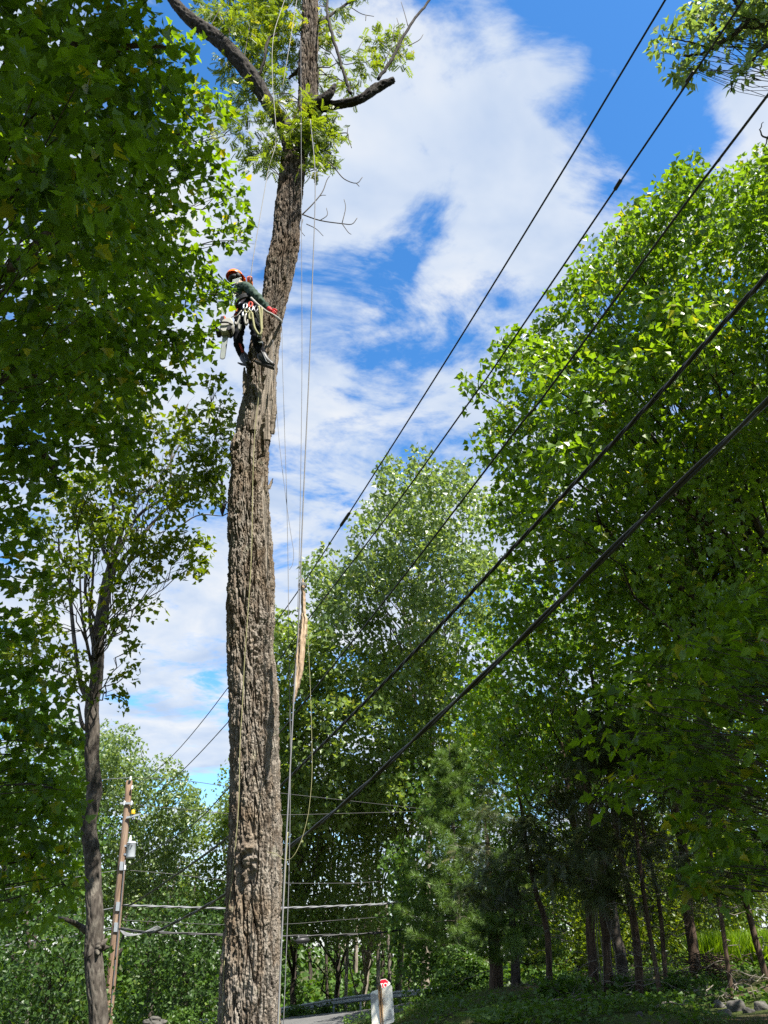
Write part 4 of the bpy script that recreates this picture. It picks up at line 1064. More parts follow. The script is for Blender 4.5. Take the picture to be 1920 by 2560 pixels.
for pts, w, zc, bk, lab in BT:
    P_, r = trunk_px(pts, zc, w * zc / F, w * zc / F * .75)
    root = empty('tree_trunk', P_[0], lab, 'tree trunk')
    g = Geo(); sp = spline(P_, 6); g.tube(sp + rng.normal(size=sp.shape) * .02, np.interp(np.linspace(0, 1, len(sp)), np.linspace(0, 1, len(r)), r), 9)
    for k in range(4):
        a = sp[-1 - k * 2]; branch(g, a, a + np.array([random.uniform(-.7, .7), random.uniform(-.5, .5), random.uniform(.2, .9)]), .035, .012, k=4)
    g.build('trunk', M[bk], root)
    if bk == 'bark_dark':
        bl = [(sp[j] + rng.normal(size=3) * .2, np.array([.5, .5, .8])) for j in range(3, len(sp), 3)]
        P, N, A, Sz, Tn, _ = leaves_in(bl, .17, 6, .3, 3, jitter=.6)
        link('ivy', leaf_mesh('ivy', T_LO, P, N, A, Sz, Tn, M['dark_leaf']), root, kind='stuff')

# ------------------------------------------------------------------ ground cover, ferns, grass, boulders
T_BLADE = (np.array([(-.03, 0, 0), (.03, 0, 0), (.018, .55, .05), (-.018, .55, .05), (0, 1, .22)]), [[0, 1, 2, 3], [3, 2, 4]])
def road_off(x, y):
    d = np.sqrt((x[:, None] - RC[None, :, 0]) ** 2 + (y[:, None] - RC[None, :, 1]) ** 2)
    return d.min(1) - np.where((x < 4.0) & (y > 25), np.clip((4.0 - x) / 3, 0, 1) * np.clip((x + 10) / 3, 0, 1) * 8.3, 0) * (y < np.interp(x, RC[:, 0], RC[:, 1]))
def scatter(n, y0, y1, umin, umax, mask=None, power=1.6):
    Yr = y0 + (y1 - y0) * rng.random(n) ** power
    u = rng.uniform(umin, umax, n)
    x = (u - CX) / F * Yr / 1.19
    k = road_off(x, Yr) > 3.9
    x, Yr, u = x[k], Yr[k], u[k]
    if mask is not None:
        k = mask(x, Yr, u); x, Yr = x[k], Yr[k]
    return np.stack([x, Yr, gz(x, Yr)], -1)
def clumpy(x, y, s, lo, hi, off=0): return rng.random(len(x)) < sstep(lo, hi, perlin(np.stack([x * s, y * s, x * 0 + off], -1)))
ROCKS = ((1843, 2515, 44, 12.5, 'largest pale grey boulder on the bank at the lower right'), (1905, 2524, 36, 12.2, 'boulder cut by the right edge, just right of the pale one'),
         (1800, 2520, 28, 12.8, 'mossy brown boulder touching the left of the pale one'), (1872, 2534, 26, 12.0, 'small boulder between the pale one and the one at the edge'),
         (1815, 2545, 30, 11.6, 'half-buried boulder below the pale one'), (1600, 2548, 18, 11.6, 'little stone low on the bank left of the boulders'))
RP = np.array([Pz(u, v, zc) for u, v, w, zc, l in ROCKS])
def off_rocks(x, y):
    dx = x[:, None] - RP[None, :, 0]; dy = y[:, None] - RP[None, :, 1]
    return ~((np.abs(dx) < .3) & (dy < .25) & (dy > -1.2)).any(1)
def cover(name, label, n, y0, y1, u0, u1, tpl, m, size, lift, mask=None, upright=False, cat='ground cover', tint=.5):
    p = scatter(n, y0, y1, u0, u1, mask)
    k = len(p)
    p[:, 2] += rng.random(k) ** 1.5 * lift + .01
    if upright:
        along = np.stack([rng.normal(size=k) * .35, rng.normal(size=k) * .35, np.ones(k)], -1)
        nrm = rng.normal(size=(k, 3)) * [1, 1, .2]
    else:
        along = np.concatenate([rng.normal(size=(k, 2)), rng.normal(size=(k, 1)) * .3], 1)
        nrm = rng.normal(size=(k, 3)) * .45 + np.array([0, 0, 1.0])
    link(name, leaf_mesh(name, tpl, p, nrm, along, size * rng.uniform(.6, 1.4, k), np.clip(rng.normal(tint, .22, k), 0, 1), m), kind='stuff', label=label, cat=cat)
cover('grass', 'rough grass growing over the shaded bank on the right', 60000, 9.5, 34, 880, 2000, T_BLADE, M['grass'], .11, .0, lambda x, y, u: clumpy(x, y, .7, -.35, .15) & off_rocks(x, y), True, 'grass')
cover('ground_ivy', 'low leafy creepers spreading between the trunks on the bank', 30000, 9.5, 32, 860, 2000, T_LO, M['dark_leaf'], .085, .22, lambda x, y, u: clumpy(x, y, .5, -.1, .25, 7) & off_rocks(x, y))
cover('verge_grass', 'grass and weeds along the road verge below the guardrail', 22000, 18, 58, 300, 1100, T_BLADE, M['grass'], .22, .0, lambda x, y, u: clumpy(x, y, .6, -.4, .1, 3) & ~((u > 620) & (u < 1010) & (y < 37)), True, 'grass', .6)
cover('weeds', 'leafy weeds under the trees beyond the guardrail', 26000, 40, 60, 250, 1300, T_LO, M['dark_leaf'], .18, .8, lambda x, y, u: clumpy(x, y, .4, -.25, .2, 5))
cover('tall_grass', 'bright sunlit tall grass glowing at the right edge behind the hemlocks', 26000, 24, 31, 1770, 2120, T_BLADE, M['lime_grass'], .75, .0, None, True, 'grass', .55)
def fern(u, v, zc, s, label):
    b = Pz(u, v, zc); b[2] = g1(b[0], b[1])
    root = empty('fern', b, label, 'fern', 'ferns at the foot of the bank')
    k = 16
    an = np.arange(k) * 2.4 + rng.normal(size=k) * .3
    al = np.stack([np.cos(an) * .75, np.sin(an) * .75, np.full(k, .85)], -1) + rng.normal(size=(k, 3)) * .12
    nr = np.stack([-np.cos(an) * .6, -np.sin(an) * .6, np.full(k, .9)], -1)
    for i in range(k):
        me = leaf_mesh('frond', T_FERN, np.array([b + [0, 0, .03]]), nr[i:i + 1], al[i:i + 1], np.array([s * random.uniform(.75, 1.2)]), np.array([random.uniform(.3, .8)]), M['needle'])
        link('frond', me, root)
for q in ((1215, 2545, 13.2, .62, 'feathery green fern leftmost in the patch, next to the dark verge'), (1255, 2530, 13.8, .60, 'feathery green fern standing tallest in the middle of the patch'),
          (1292, 2520, 14.5, .55, 'feathery fern at the back of the patch near the slim hemlock'), (1235, 2562, 12.2, .55, 'feathery fern lowest in the picture in front of the patch'),
          (1330, 2535, 13.5, .42, 'small fern right of the patch among creepers'), (1185, 2552, 14, .5, 'dim fern at the shaded left end of the patch')): fern(*q)

def rock_mesh(c, r, seed, squash=(1, .9, .75)):
    n, m_ = 30, 18; V = []
    for i in range(m_ + 1):
        ph = math.pi * i / m_
        for j in range(n):
            th = 2 * math.pi * j / n
            V.append((math.sin(ph) * math.cos(th), math.sin(ph) * math.sin(th), math.cos(ph)))
    V = np.array(V); V = np.sign(V) * np.abs(V) ** .85
    d = 1 + .36 * perlin(V * 1.2 + seed * 7.3) + .20 * np.abs(perlin(V * 2.2 + seed * 3.1)) + .08 * perlin(V * 5 + seed) + .04 * perlin(V * 11 + seed)
    V = V * d[:, None] * r * np.array(squash) + c
    fc = [(i * n + j, (i + 1) * n + j, (i + 1) * n + (j + 1) % n, i * n + (j + 1) % n) for i in range(m_) for j in range(n)]
    g = Geo(); g.add(V, fc); return g
def rock_mat():
    m, t = mat('lichened_stone')
    co = t.n('TexCoord').outputs['Object']
    n1 = t.noise(co, 5, 7, .62); n2 = t.noise(co, 28, 4, .6)
    c = t.ramp(n1, [(.3, (.03, .028, .024)), (.55, (.08, .074, .066)), (.75, (.15, .145, .13))])
    c = t.mix(t.mr(n2, .55, .75), c, (.13, .14, .08))
    finish(t, t.n('BsdfPrincipled', {'Base Color': c, 'Roughness': .9, 'Normal': bump(t, n1, .6, .04)}))
    return m
M['rock'] = rock_mat()
for i, (u, v, w, zc, lab) in enumerate(ROCKS):
    c = Pz(u, v, zc); c[2] = g1(c[0], c[1]) + w * zc / F * .08
    tag(rock_mesh(c, w / 2 * zc / F, i + 1).build('boulder', M['rock']), lab, 'boulder', 'boulders on the right bank')
for i, (u, v, w, zc, lab) in enumerate(((388, 2549, 22, 24, 'pale flat stone on top of the little heap by the pole'), (374, 2556, 24, 24, 'rounded stone at the left of the little heap by the pole'), (404, 2556, 22, 24.2, 'grey stone at the right of the little heap by the pole'),
                                        (390, 2562, 26, 23.6, 'stone at the front foot of the little heap by the pole'))):
    c = Pz(u, v, zc)
    tag(rock_mesh(c, w / 2 * zc / F, i + 21, (1.1, .9, .6)).build('stone', M['rock']), lab, 'stone', 'stones heaped on the verge')
b = Pz(390, 2575, 24); zb = g1(b[0], b[1])
g = rock_mesh(np.array([b[0], b[1], (zb + b[2]) / 2 - .1]), max(.5, (b[2] - zb)), 33, (1.2, 1, .75))
tag(g.build('stone', M['rock']), 'large base stone carrying the little heap by the pole', 'stone', 'stones heaped on the verge')

for i, (u, v, zc, L_s, lab) in enumerate(((1560, 2518, 14.6, .9, 'pale bent stick lying before the trunk with the broken stub'), (1480, 2538, 13.2, .7, 'thin dead stick lying on the creepers left of the bent one'), (1690, 2535, 12.4, .8, 'grey fallen stick nearest the boulders'),
                                     (1400, 2520, 15.0, 1.0, 'long crooked fallen stick right of the ferns'), (1755, 2500, 14.0, .7, 'short fallen stick below the brush heap'))):
    c = Pz(u, v, zc); a = random.uniform(-.5, .5); d = np.array([math.cos(a), math.sin(a), 0]) * L_s / 2
    p = np.array([c - d, c - d * .3 + [.0, .05, 0], c + d * .35 + [0, -.04, 0], c + d]); p[:, 2] = gz(p[:, 0], p[:, 1]) + [.03, .12, .10, .16]
    g = Geo(); g.tube(spline(p, 5), np.linspace(.022, .008, 16), 6); q0 = p[2]; g.tube([q0, q0 + d * .35 + [0, .08, .12]], [.010, .004], 5)
    tag(g.build('fallen_stick', M['dead_twig']), lab, 'stick', 'dead sticks on the bank')
# brown brush heap by the thick hemlock
c = Pz(1778, 2425, 17); c[2] = g1(c[0], c[1])
g = Geo()
for k in range(140):
    a = c + np.array([random.gauss(0, .32), random.gauss(0, .3), random.random() * .45]); d = unit(rng.normal(size=3)) * [1, 1, .4]
    branch(g, a - d * .35, a + d * .35, .009, .004, k=4, n=4, wob=.1)
tag(g.build('brush_heap', M['bark_red']), 'dark brown heap of cut brush at the foot of the thickest hemlock', 'brush heap', kind='stuff')
# shrubs on the verge before the guardrail
def bush(u, v, zc, r, lab, lm='dark_leaf', ls=.11, hgt=.8):
    b = Pz(u, v, zc); b[2] = g1(b[0], b[1])
    root = empty('bush', b, lab, 'bush', None)
    bl = [(b + np.array([random.gauss(0, .4) * r, random.gauss(0, .3) * r, r * hgt * random.uniform(.3, 1)]), np.array([.5, .5, .42]) * r) for _ in range(6)]
    P, N, A, Sz, Tn, cs = leaves_in(bl, ls, 6, .16, 2.4, jitter=.5)
    g = Geo()
    for (C, R), c in zip(bl, cs):
        branch(g, b, C, .016, .006, k=4)
        for q in range(3): branch(g, C, c[random.randrange(len(c))], .006, .003, k=4, n=4)
    g.build('stem', M['twig'], root)
    link('foliage', leaf_mesh('bush_foliage', T_LO, P, N, A, Sz, Tn, M[lm]), root, kind='stuff')
for q in ((752, 2536, 40, .6, 'round dark bush in front of the left end of the guardrail'), (806, 2532, 41, .42, 'small green bush beside the round one below the guardrail'), (1085, 2552, 24, .6, 'low bush just right of the white sign'),
          (1185, 2515, 27, 1.0, 'bush spilling over the road edge right of the white sign'), (1160, 2500, 24, 1.3, 'dark bush at the foot of the low maple'), (1010, 2512, 36, .2, 'small sunlit bush at the road edge behind the white sign'),
          (1420, 2500, 15.5, .45, 'leafy bush between the ferns and the ivy-clasped trunk'), (1570, 2505, 15.2, .32, 'low bush between two hemlock trunks'), (1700, 2500, 15, .34, 'low bush before the thickest hemlock'), (1790, 2490, 14.5, .3, 'low bush just above the boulders'),
          (470, 2560, 30, 1.0, 'dark bush low between the pole and the big trunk')): bush(*q)

# ------------------------------------------------------------------ guardrail
def metal(name, col, rough=.45, var=.25, mtl=.6): return plain(name, col, rough, mtl, var, 5, .15)
M['galv'] = metal('galvanised_steel', (.42, .44, .46), .5)
M['steel_dark'] = metal('dark_steel', (.14, .14, .15), .5)
gp = [(450, 2562, 47), (560, 2548, 46), (700, 2527, 44), (780, 2514, 42.5), (860, 2501, 41), (960, 2489, 40), (1060, 2481, 39), (1130, 2474, 38.5), (1200, 2468, 38)]
GL = spline(np.array([Pz(*q) for q in gp]), 6)
root = empty('guardrail', [*GL[0][:2], g1(*GL[0][:2])], 'grey steel guardrail along the far side of the road', 'guardrail')
T = unit(np.gradient(GL, axis=0)); side = unit(np.cross(T, [0, 0, 1])); side = np.where((side[:, 1] > 0)[:, None], -side, side)
prof = [(-.155, .0), (-.135, .05), (-.09, .08), (-.05, .06), (-.02, .012), (.02, .012), (.05, .06), (.09, .08), (.135, .05), (.155, .0), (.155, -.006), (.09, .07), (.02, .004), (-.02, .004), (-.09, .07), (-.155, -.006)]
k = len(prof)
V = np.stack([GL + np.array([0, 0, h]) + side * o for h, o in prof], 1).reshape(-1, 3)
fc = [(i * k + j, i * k + (j + 1) % k, (i + 1) * k + (j + 1) % k, (i + 1) * k + j) for i in range(len(GL) - 1) for j in range(k)]
g = Geo(); g.add(V, fc); g.build('rail_beam', M['galv'], root, smooth=False)
dist = np.concatenate([[0], np.cumsum(np.linalg.norm(np.diff(GL, axis=0), axis=1))])
for s in np.arange(1, dist[-1], 1.9):
    p = np.array([np.interp(s, dist, GL[:, q]) for q in range(3)]); p[1] += .12; zb = g1(p[0], p[1]) - .1
    g = Geo(); h = (p[2] + .15 - zb) / 2
    g.box([p[0], p[1], zb + h], I3, (.05, .07, h)); g.build('post', M['galv'], root, smooth=False)

# ------------------------------------------------------------------ signs
def sign_white():
    m, t = mat('weathered_sign_back')
    co = t.n('TexCoord').outputs['Object']
    n1 = t.noise(t.n('Mapping', {0: co, 'Scale': (3, 3, 4)}).outputs[0], 1.0, 6, .65, 1.2); n2 = t.noise(co, 3.0, 3, .5)
    st = t.m('MULTIPLY', t.mr(n1, .48, .62), t.mr(n2, .42, .56))
    c = t.mix(st, (.82, .78, .66), (.26, .25, .23))
    finish(t, t.n('BsdfPrincipled', {'Base Color': c, 'Roughness': .6, 'Metallic': .0}))
    xa, ya = unit([.80, -.50, .26]), None
    ya = np.array([-.07, .38, .95]); ya = unit(ya - xa * ya.dot(xa)); na = np.cross(xa, ya)
    c0 = Pz(955.5, 2517, 15.4)
    root = empty('road_sign', [c0[0], c0[1], g1(c0[0], c0[1])], 'back of a stained white road sign on a rusty steel post, leaning', 'road sign')
    w, h, r = .268, .335, .05
    pts = []
    for sx, sy, a0 in ((1, 1, 0), (-1, 1, 90), (-1, -1, 180), (1, -1, 270)):
        for a in range(0, 91, 18):
            q = math.radians(a0 + a); pts.append((sx * (w - r) + r * math.cos(q), sy * (h - r) + r * math.sin(q)))
    n = len(pts)
    V = [c0 + xa * x + ya * y + na * z for z in (.002, -.002) for x, y in pts]
    g = Geo(); g.add(V, [tuple(range(n)), tuple(range(2 * n - 1, n - 1, -1))] + [(i, (i + 1) % n, n + (i + 1) % n, n + i) for i in range(n)][::1])
    g.build('panel', m, root, smooth=False)
    # U-channel post on the viewer's side of the panel
    M['rusty'] = plain('rusty_post', (.30, .19, .10), .85, .2, .5, 22, .3)
    g = Geo(); vn = na if na[1] < 0 else -na
    pa = unit([-.075, .20, .97])
    cx = c0 + vn * .030
    L0, L1 = -2.4, .36
    for off, half, o2 in ((0, .018, .022), (-.018, .004, .0), (.018, .004, .0)):
        mid = (L0 + L1) / 2
        g.box(cx + pa * mid + xa * off + vn * (-o2 if half > .01 else 0), [xa, vn, pa], (half, .004 if half > .01 else .024, (L1 - L0) / 2))
    for off in (-.030, .030):
        g.box(cx + pa * ((L0 + L1) / 2) + xa * off + vn * .023, [xa, vn, pa], (.010, .003, (L1 - L0) / 2))
    g.build('post', M['rusty'], root, smooth=False)
    for q in (-.25, .25):
        g = Geo(); g.tube([cx + pa * q - vn * .02, cx + pa * q + vn * .012], .012, 8); g.build('bolt', M['galv'], root)
sign_white()
def stop_sign():
    c0 = Pz(960, 2464, 46)
    s = .335
    root = empty('stop_sign', [c0[0], c0[1], g1(c0[0], c0[1])], 'red octagonal stop sign peeping over the top of the white sign back', 'stop sign')
    tilt = math.radians(8)
    xa = np.array([math.cos(tilt), 0, math.sin(tilt)]); ya = np.array([-math.sin(tilt), 0, math.cos(tilt)]); na = np.array([0, -1.0, 0])
    M['sign_red'] = plain('sign_red', (.52, .012, .035), .45, 0, .1, 4); M['sign_white'] = plain('sign_white', (.78, .78, .78), .5, 0, .05, 4)
    def octo(name, r, z, m):
        a = [math.radians(22.5 + 45 * i) for i in range(8)]; R = r / math.cos(math.radians(22.5))
        V = [c0 + xa * R * math.cos(q) + ya * R * math.sin(q) + na * zz for zz in (z, z - .004) for q in a]
        g = Geo(); g.add(V, [tuple(range(8)), tuple(range(15, 7, -1))] + [(i, i + 8, (i + 1) % 8 + 8, (i + 1) % 8) for i in range(8)]); g.build(name, m, root, smooth=False)
    octo('border', s, .0, M['sign_white']); octo('panel', s * .93, .006, M['sign_red'])
    fc = bpy.data.curves.new('lettering', 'FONT'); fc.body = 'STOP'; fc.align_x = 'CENTER'; fc.align_y = 'CENTER'; fc.size = .33; fc.extrude = .001; fc.offset = .006; fc.space_character = .98
    fc.materials.append(M['sign_white'])
    o = link('lettering', fc, root)
    R = Matrix((xa, ya, na)).transposed().to_4x4()
    o.matrix_basis = Matrix.Translation(c0 + na * .011) @ R
    zb = g1(c0[0], c0[1] + .05)
    g = Geo(); g.tube([c0 + [0, .04, 0] + ya * .3, np.array([c0[0] + .3, c0[1] + .04, zb - .2])], .03, 8); g.build('post', M['galv'], root)
stop_sign()

# ------------------------------------------------------------------ utility pole and its lines
YP = 30.0
def pole_wood():
    m, t = mat('pole_wood')
    co = t.n('TexCoord').outputs['Object']
    n1 = t.noise(t.n('Mapping', {0: co, 'Scale': (26, 26, .9)}).outputs[0], 1.0, 5, .6, .3); n2 = t.noise(co, .35, 2, .5)
    c = t.ramp(n1, [(.32, (.08, .045, .028)), (.5, (.17, .105, .065)), (.7, (.29, .195, .125))])
    c = t.mix(t.mr(n2, .45, .68), c, t.mix(.35, c, (.30, .25, .20)))
    finish(t, t.n('BsdfPrincipled', {'Base Color': c, 'Roughness': .85, 'Normal': bump(t, n1, .5, .02)}))
    return m
PB, PT = Py(268, 2560, YP), Py(323.5, 1952, YP)
pu = unit(PB - PT); zb = g1(PB[0], PB[1]); PB = PB + pu * ((PB[2] - zb + .3) / -pu[2])
pole = empty('utility_pole', [PB[0], PB[1], zb], 'brown wooden utility pole carrying a grey transformer', 'utility pole')
g = Geo(); g.tube(spline([PB, (PB + PT) / 2, PT], 8), np.linspace(.175, .115, 17), 16); g.build('pole', pole_wood(), pole)
def onp(v, du=0, dY=0):
    t = (v - 1952) / (2560 - 1952); u = 323.5 + (268 - 323.5) * t
    return Py(u + du, v, YP + dY)
M['porcelain'] = plain('grey_porcelain', (.48, .50, .52), .3, 0, .1, 6)
M['tank'] = plain('transformer_grey', (.40, .43, .46), .45, .1, .12, 3)
M['yellow'] = plain('yellow_plastic', (.70, .42, .02), .5, 0, .1, 5)
M['cable'] = plain('black_cable', (.022, .022, .024), .45, 0, .3, 30)
M['cable_grey'] = plain('aluminium_cable', (.16, .165, .175), .75, .0, .2, 30)
def lathe(g, c, prof, ax=(0, 0, 1), k=14):
    ax = unit(ax); pts = [c + ax * h for h, r in prof]; g.tube(pts, [max(r, .002) for h, r in prof], k)
tr = empty('transformer', onp(2140, 18), 'grey cylindrical transformer bolted to the side of the utility pole', 'transformer')
c = onp(2146, 20, -.05); H = (onp(2107, 20)[2] - onp(2146, 20)[2]); R_t = 11 * zcY(2125, YP) / F
g = Geo(); lathe(g, c, [(0, .0), (.01, R_t * .94), (.05, R_t), (H * .93, R_t), (H * .93 + .01, R_t * 1.06), (H, R_t * 1.06), (H + .04, R_t * .8), (H + .06, 0)], pu * -1, 20); g.build('tank', M['tank'], tr)
g = Geo(); lathe(g, c - pu * H + [-.05, -.08, 0], [(0, .05), (.05, .06), (.06, .035), (.10, .06), (.11, .035), (.15, .055), (.16, .03), (.24, .025)]); g.build('bushing', M['porcelain'], tr)
g = Geo()
for f in (.25, .8): g.box(c - pu * H * f + [-R_t - .05, 0, 0], I3, (.10, .06, .035))
g.build('bracket', M['galv'], tr, smooth=False)
for q in (-.07, .07):
    g = Geo(); g.tube([c - pu * H * .8 + [q, -R_t, 0], c - pu * H * .8 + [q, -R_t - .07, .01]], .018, 8); g.build('terminal', M['steel_dark'], tr)
def knob(name, v, du, m=None, r=.05):
    g = Geo(); lathe(g, onp(v, du, -.15), [(0, r * .6), (.03, r), (.05, r * .55), (.08, r), (.10, r * .55), (.14, r * .8), (.17, .01)]); return g.build(name, m or M['porcelain'], pole)
knob('insulator', 1952, 2); knob('insulator', 1975, 8); knob('insulator', 2014, 10); knob('insulator', 2014, -8); knob('insulator', 2176, 8)
knob('wildlife_guard', 2036, 16, M['yellow'], .09)
for v, a, b in ((2010, -14, 18), (2046, 4, 36)):
    g = Geo(); g.box((onp(v, a) + onp(v - (8 if b > 20 else 0), b)) / 2 + [0, -.15, 0], [unit(onp(v - (8 if b > 20 else 0), b) - onp(v, a)), [0, 1, 0], [0, 0, 1]], (np.linalg.norm(onp(v, b) - onp(v, a)) / 2, .03, .035)); g.build('bracket_arm', M['galv'], pole, smooth=False)
for v in (2165, 2266, 2318):
    g = Geo(); g.box(onp(v, 0, -.16), [[1, 0, 0], [0, 1, 0], -pu], (.06, .03, .14)); g.build('clamp', M['galv'], pole, smooth=False)
g = Geo(); pp = [onp(v, 7 - (v - 2150) * .004, -.16) for v in range(2150, 2561, 40)]; g.tube(pp, .022, 6); g.build('conduit', M['steel_dark'], pole)

def plane_wire(px, A, B):
    """points where the rays through px meet the vertical plane above the ground line A-B"""
    A, B = np.asarray(A, float), np.asarray(B, float); d = B - A; n = np.array([-d[1], d[0]])
    out = []
    for u, v in px:
        r = ray(u, v); t = n.dot(A - CAM[:2]) / n.dot(r[:2]); out.append(CAM + r * t)
    return np.array(out)
def wire(name, label, px, A, B, r, m='cable', ext=7.0, n=10, cat='power line', group='lines along the road overhead', twist=None, bulge=None):
    P_ = plane_wire(px, A, B)
    P_ = np.vstack([P_, P_[-1] + unit(P_[-1] - P_[-2]) * ext]) if ext else P_
    sp = spline(P_, n)
    g = Geo()
    if twist:
        s = np.concatenate([[0], np.cumsum(np.linalg.norm(np.diff(sp, axis=0), axis=1))])
        ss = np.linspace(0, s[-1], int(s[-1] / .10)); q = np.stack([np.interp(ss, s, sp[:, i]) for i in range(3)], -1)
        k_, off, lay = twist
        T = unit(np.gradient(q, axis=0)); a = unit(np.cross(T, [0, 0, 1])); b = np.cross(a, T)
        for j in range(k_):
            ph = ss / lay * 2 * np.pi + j * 2 * np.pi / k_
            g.tube(q + off * (np.cos(ph)[:, None] * a + np.sin(ph)[:, None] * b), r, 5)
    else: g.tube(sp, r, 6)
    o = g.build(name, M[m])
    tag(o, label, cat, group)
    if bulge:
        for px2, rr, nm, mm in bulge:
            q = plane_wire(px2, A, B); g = Geo(); L = len(q)
            g.tube(spline(q, 4), np.interp(np.linspace(0, 1, (L - 1) * 4 + 1), [0, .12, .88, 1], [r, rr, rr, r]), 8); g.build(nm, M[mm], o)
    return o
PXY = onp(2000)[:2]
def near(u, v, h):
    r = ray(u, v); return (CAM + r * (h / r[2]))[:2]
wire('power_line', 'uppermost overhead wire, with a dark splice sleeve, reaching the top of the pole', [(330, 1974), (415, 1905), (510, 1798), (681, 1567), (762, 1453), (862, 1300), (1116, 900), (1390, 455), (1663, 0)], PXY, near(1663, 0, 7.6), .011,
     bulge=[([(851, 1316), (856, 1308), (869, 1289), (875, 1281)], .026, 'splice_sleeve', 'cable')])
wire('power_line', 'second overhead wire from the top, with knotted kinks, ending left of the big trunk', [(340, 2025), (448, 1934), (575, 1800), (689, 1661), (762, 1559), (965, 1295), (1177, 1000), (1248, 900), (1540, 470), (1775, 124), (1859, 0)], PXY, near(1859, 0, 7.6), .012,
     bulge=[([(1536, 476), (1541, 468), (1549, 455), (1554, 447)], .022, 'splice_sleeve', 'cable'), ([(1715, 207), (1720, 200), (1730, 186), (1735, 178)], .02, 'splice_sleeve', 'cable')])
wire('power_line', 'middle overhead wire crossing in front of the right-hand maple crown', [(318, 2168), (474, 2067), (575, 1966), (699, 1832), (774, 1738), (1006, 1445), (1300, 1063), (1352, 1000), (1718, 504), (1920, 237)], PXY, near(1920, 237, 6.8), .014)
wire('power_line', 'twisted thick cable second from the bottom, entering at the right edge', [(306, 2264), (330, 2260), (400, 2215), (570, 2093), (699, 1968), (868, 1800), (1080, 1585), (1300, 1352), (1634, 1000), (1920, 687)], PXY, near(1920, 687, 5.4), .013, twist=(3, .016, .9))
wire('communication_cable', 'lowest and thickest black cable bundle, crossing the hemlocks from the right edge', [(298, 2322), (374, 2331), (440, 2305), (566, 2235), (701, 2135), (870, 2000), (1088, 1800), (1300, 1600), (1600, 1305), (1920, 1002)], PXY, near(1920, 1002, 4.4), .021, twist=(2, .017, 2.6), cat='cable')
def cross(label, px, dirn, r, m, ext=26, nm='power_line', cat='power line', **kw):
    return wire(nm, label, px, PXY, PXY + np.asarray(dirn, float), r, m, ext=ext, cat=cat, group='lines crossing at the pole', **kw)
RT, LT = (1, .42), (-1, .30)
cross('bright grey cable running level to the right from the pole behind the big trunk', [(308, 2263), (420, 2267), (566, 2271), (700, 2270), (850, 2265), (965, 2259), (1080, 2246)], RT, .024, 'cable_grey', twist=(2, .018, 1.2))
cross('bundled lower cables running right from the pole, sagging past the splice case', [(299, 2319), (345, 2328), (420, 2332), (566, 2337), (700, 2340), (850, 2337), (960, 2330), (1080, 2314)], RT, .022, 'cable', twist=(2, .02, 2.0), nm='communication_cable', cat='cable')
cross('thin wire to the right from the pole just below the transformer', [(312, 2175), (420, 2184), (570, 2201), (720, 2208), (900, 2207), (1000, 2200)], RT, .012, 'cable')
cross('thin top wire to the right from the very tip of the pole', [(328, 1944), (450, 1950), (575, 1967), (720, 1985), (900, 2005)], RT, .012, 'cable')
cross('thin wire to the right from the upper insulators of the pole', [(334, 2012), (450, 2022), (570, 2034), (720, 2037), (1000, 2030)], RT, .011, 'cable')
cross('very thin wire low to the right from the pole above the bundled cables', [(302, 2300), (420, 2306), (570, 2312), (720, 2310), (850, 2300), (960, 2292)], RT, .010, 'cable')
cross('grey wire to the left from the very tip of the pole', [(328, 1944), (247, 1950), (120, 1962), (0, 1975)], LT, .014, 'cable_grey')
cross('bright cable to the left from the pole, level with the bright one on the right', [(302, 2266), (258, 2275), (187, 2287), (30, 2305), (-60, 2315)], LT, .022, 'cable_grey')
cross('lower looped cable to the left from the pole behind the slender maple', [(296, 2319), (215, 2331), (150, 2345), (0, 2366), (-60, 2374)], LT, .020, 'cable_grey', nm='communication_cable', cat='cable', twist=(2, .03, 1.5))
cross('thin wire to the left from the pole below the transformer', [(310, 2173), (255, 2182), (120, 2205), (0, 2225)], LT, .012, 'cable_grey')
# loops of cable at the pole
g = Geo()
for k in range(6):
    p = plane_wire([(300, 2318), (312 + 2 * k, 2330 + 2 * k), (345 + 6 * k, 2336 - k), (372 + 5 * k, 2326 - 2 * k), (400 + 3 * k, 2331)], PXY, PXY + np.array(RT)); p[:, 1] -= .05 * k
    g.tube(spline(p, 6), .012, 5)
tag(g.build('cable_coil', M['cable_grey']), 'loops of slack grey cable tied beside the pole on the lower bundle', 'cable coil')
g = Geo(); p = plane_wire([(738, 2352), (741, 2352), (744, 2352), (770, 2350), (773, 2350), (775, 2350)], PXY, PXY + np.array(RT)); g.tube(p, [.02, .04, .10, .10, .04, .02], 12)
for q in ((748, 2340), (766, 2340)): pass
o = g.build('splice_case', M['cable']); tag(o, 'dark cylindrical splice case hanging from the lower cables just right of the big trunk', 'splice case')
for u in (747, 768):
    g = Geo(); g.tube(plane_wire([(u, 2350), (u, 2338)], PXY, PXY + np.array(RT)), .015, 6); g.build('hanger', M['galv'], o)
g = Geo(); g.tube(plane_wire([(738, 2352), (732, 2349), (728, 2341)], PXY, PXY + np.array(RT)), .014, 5); g.build('cable_tail', M['cable'], o)

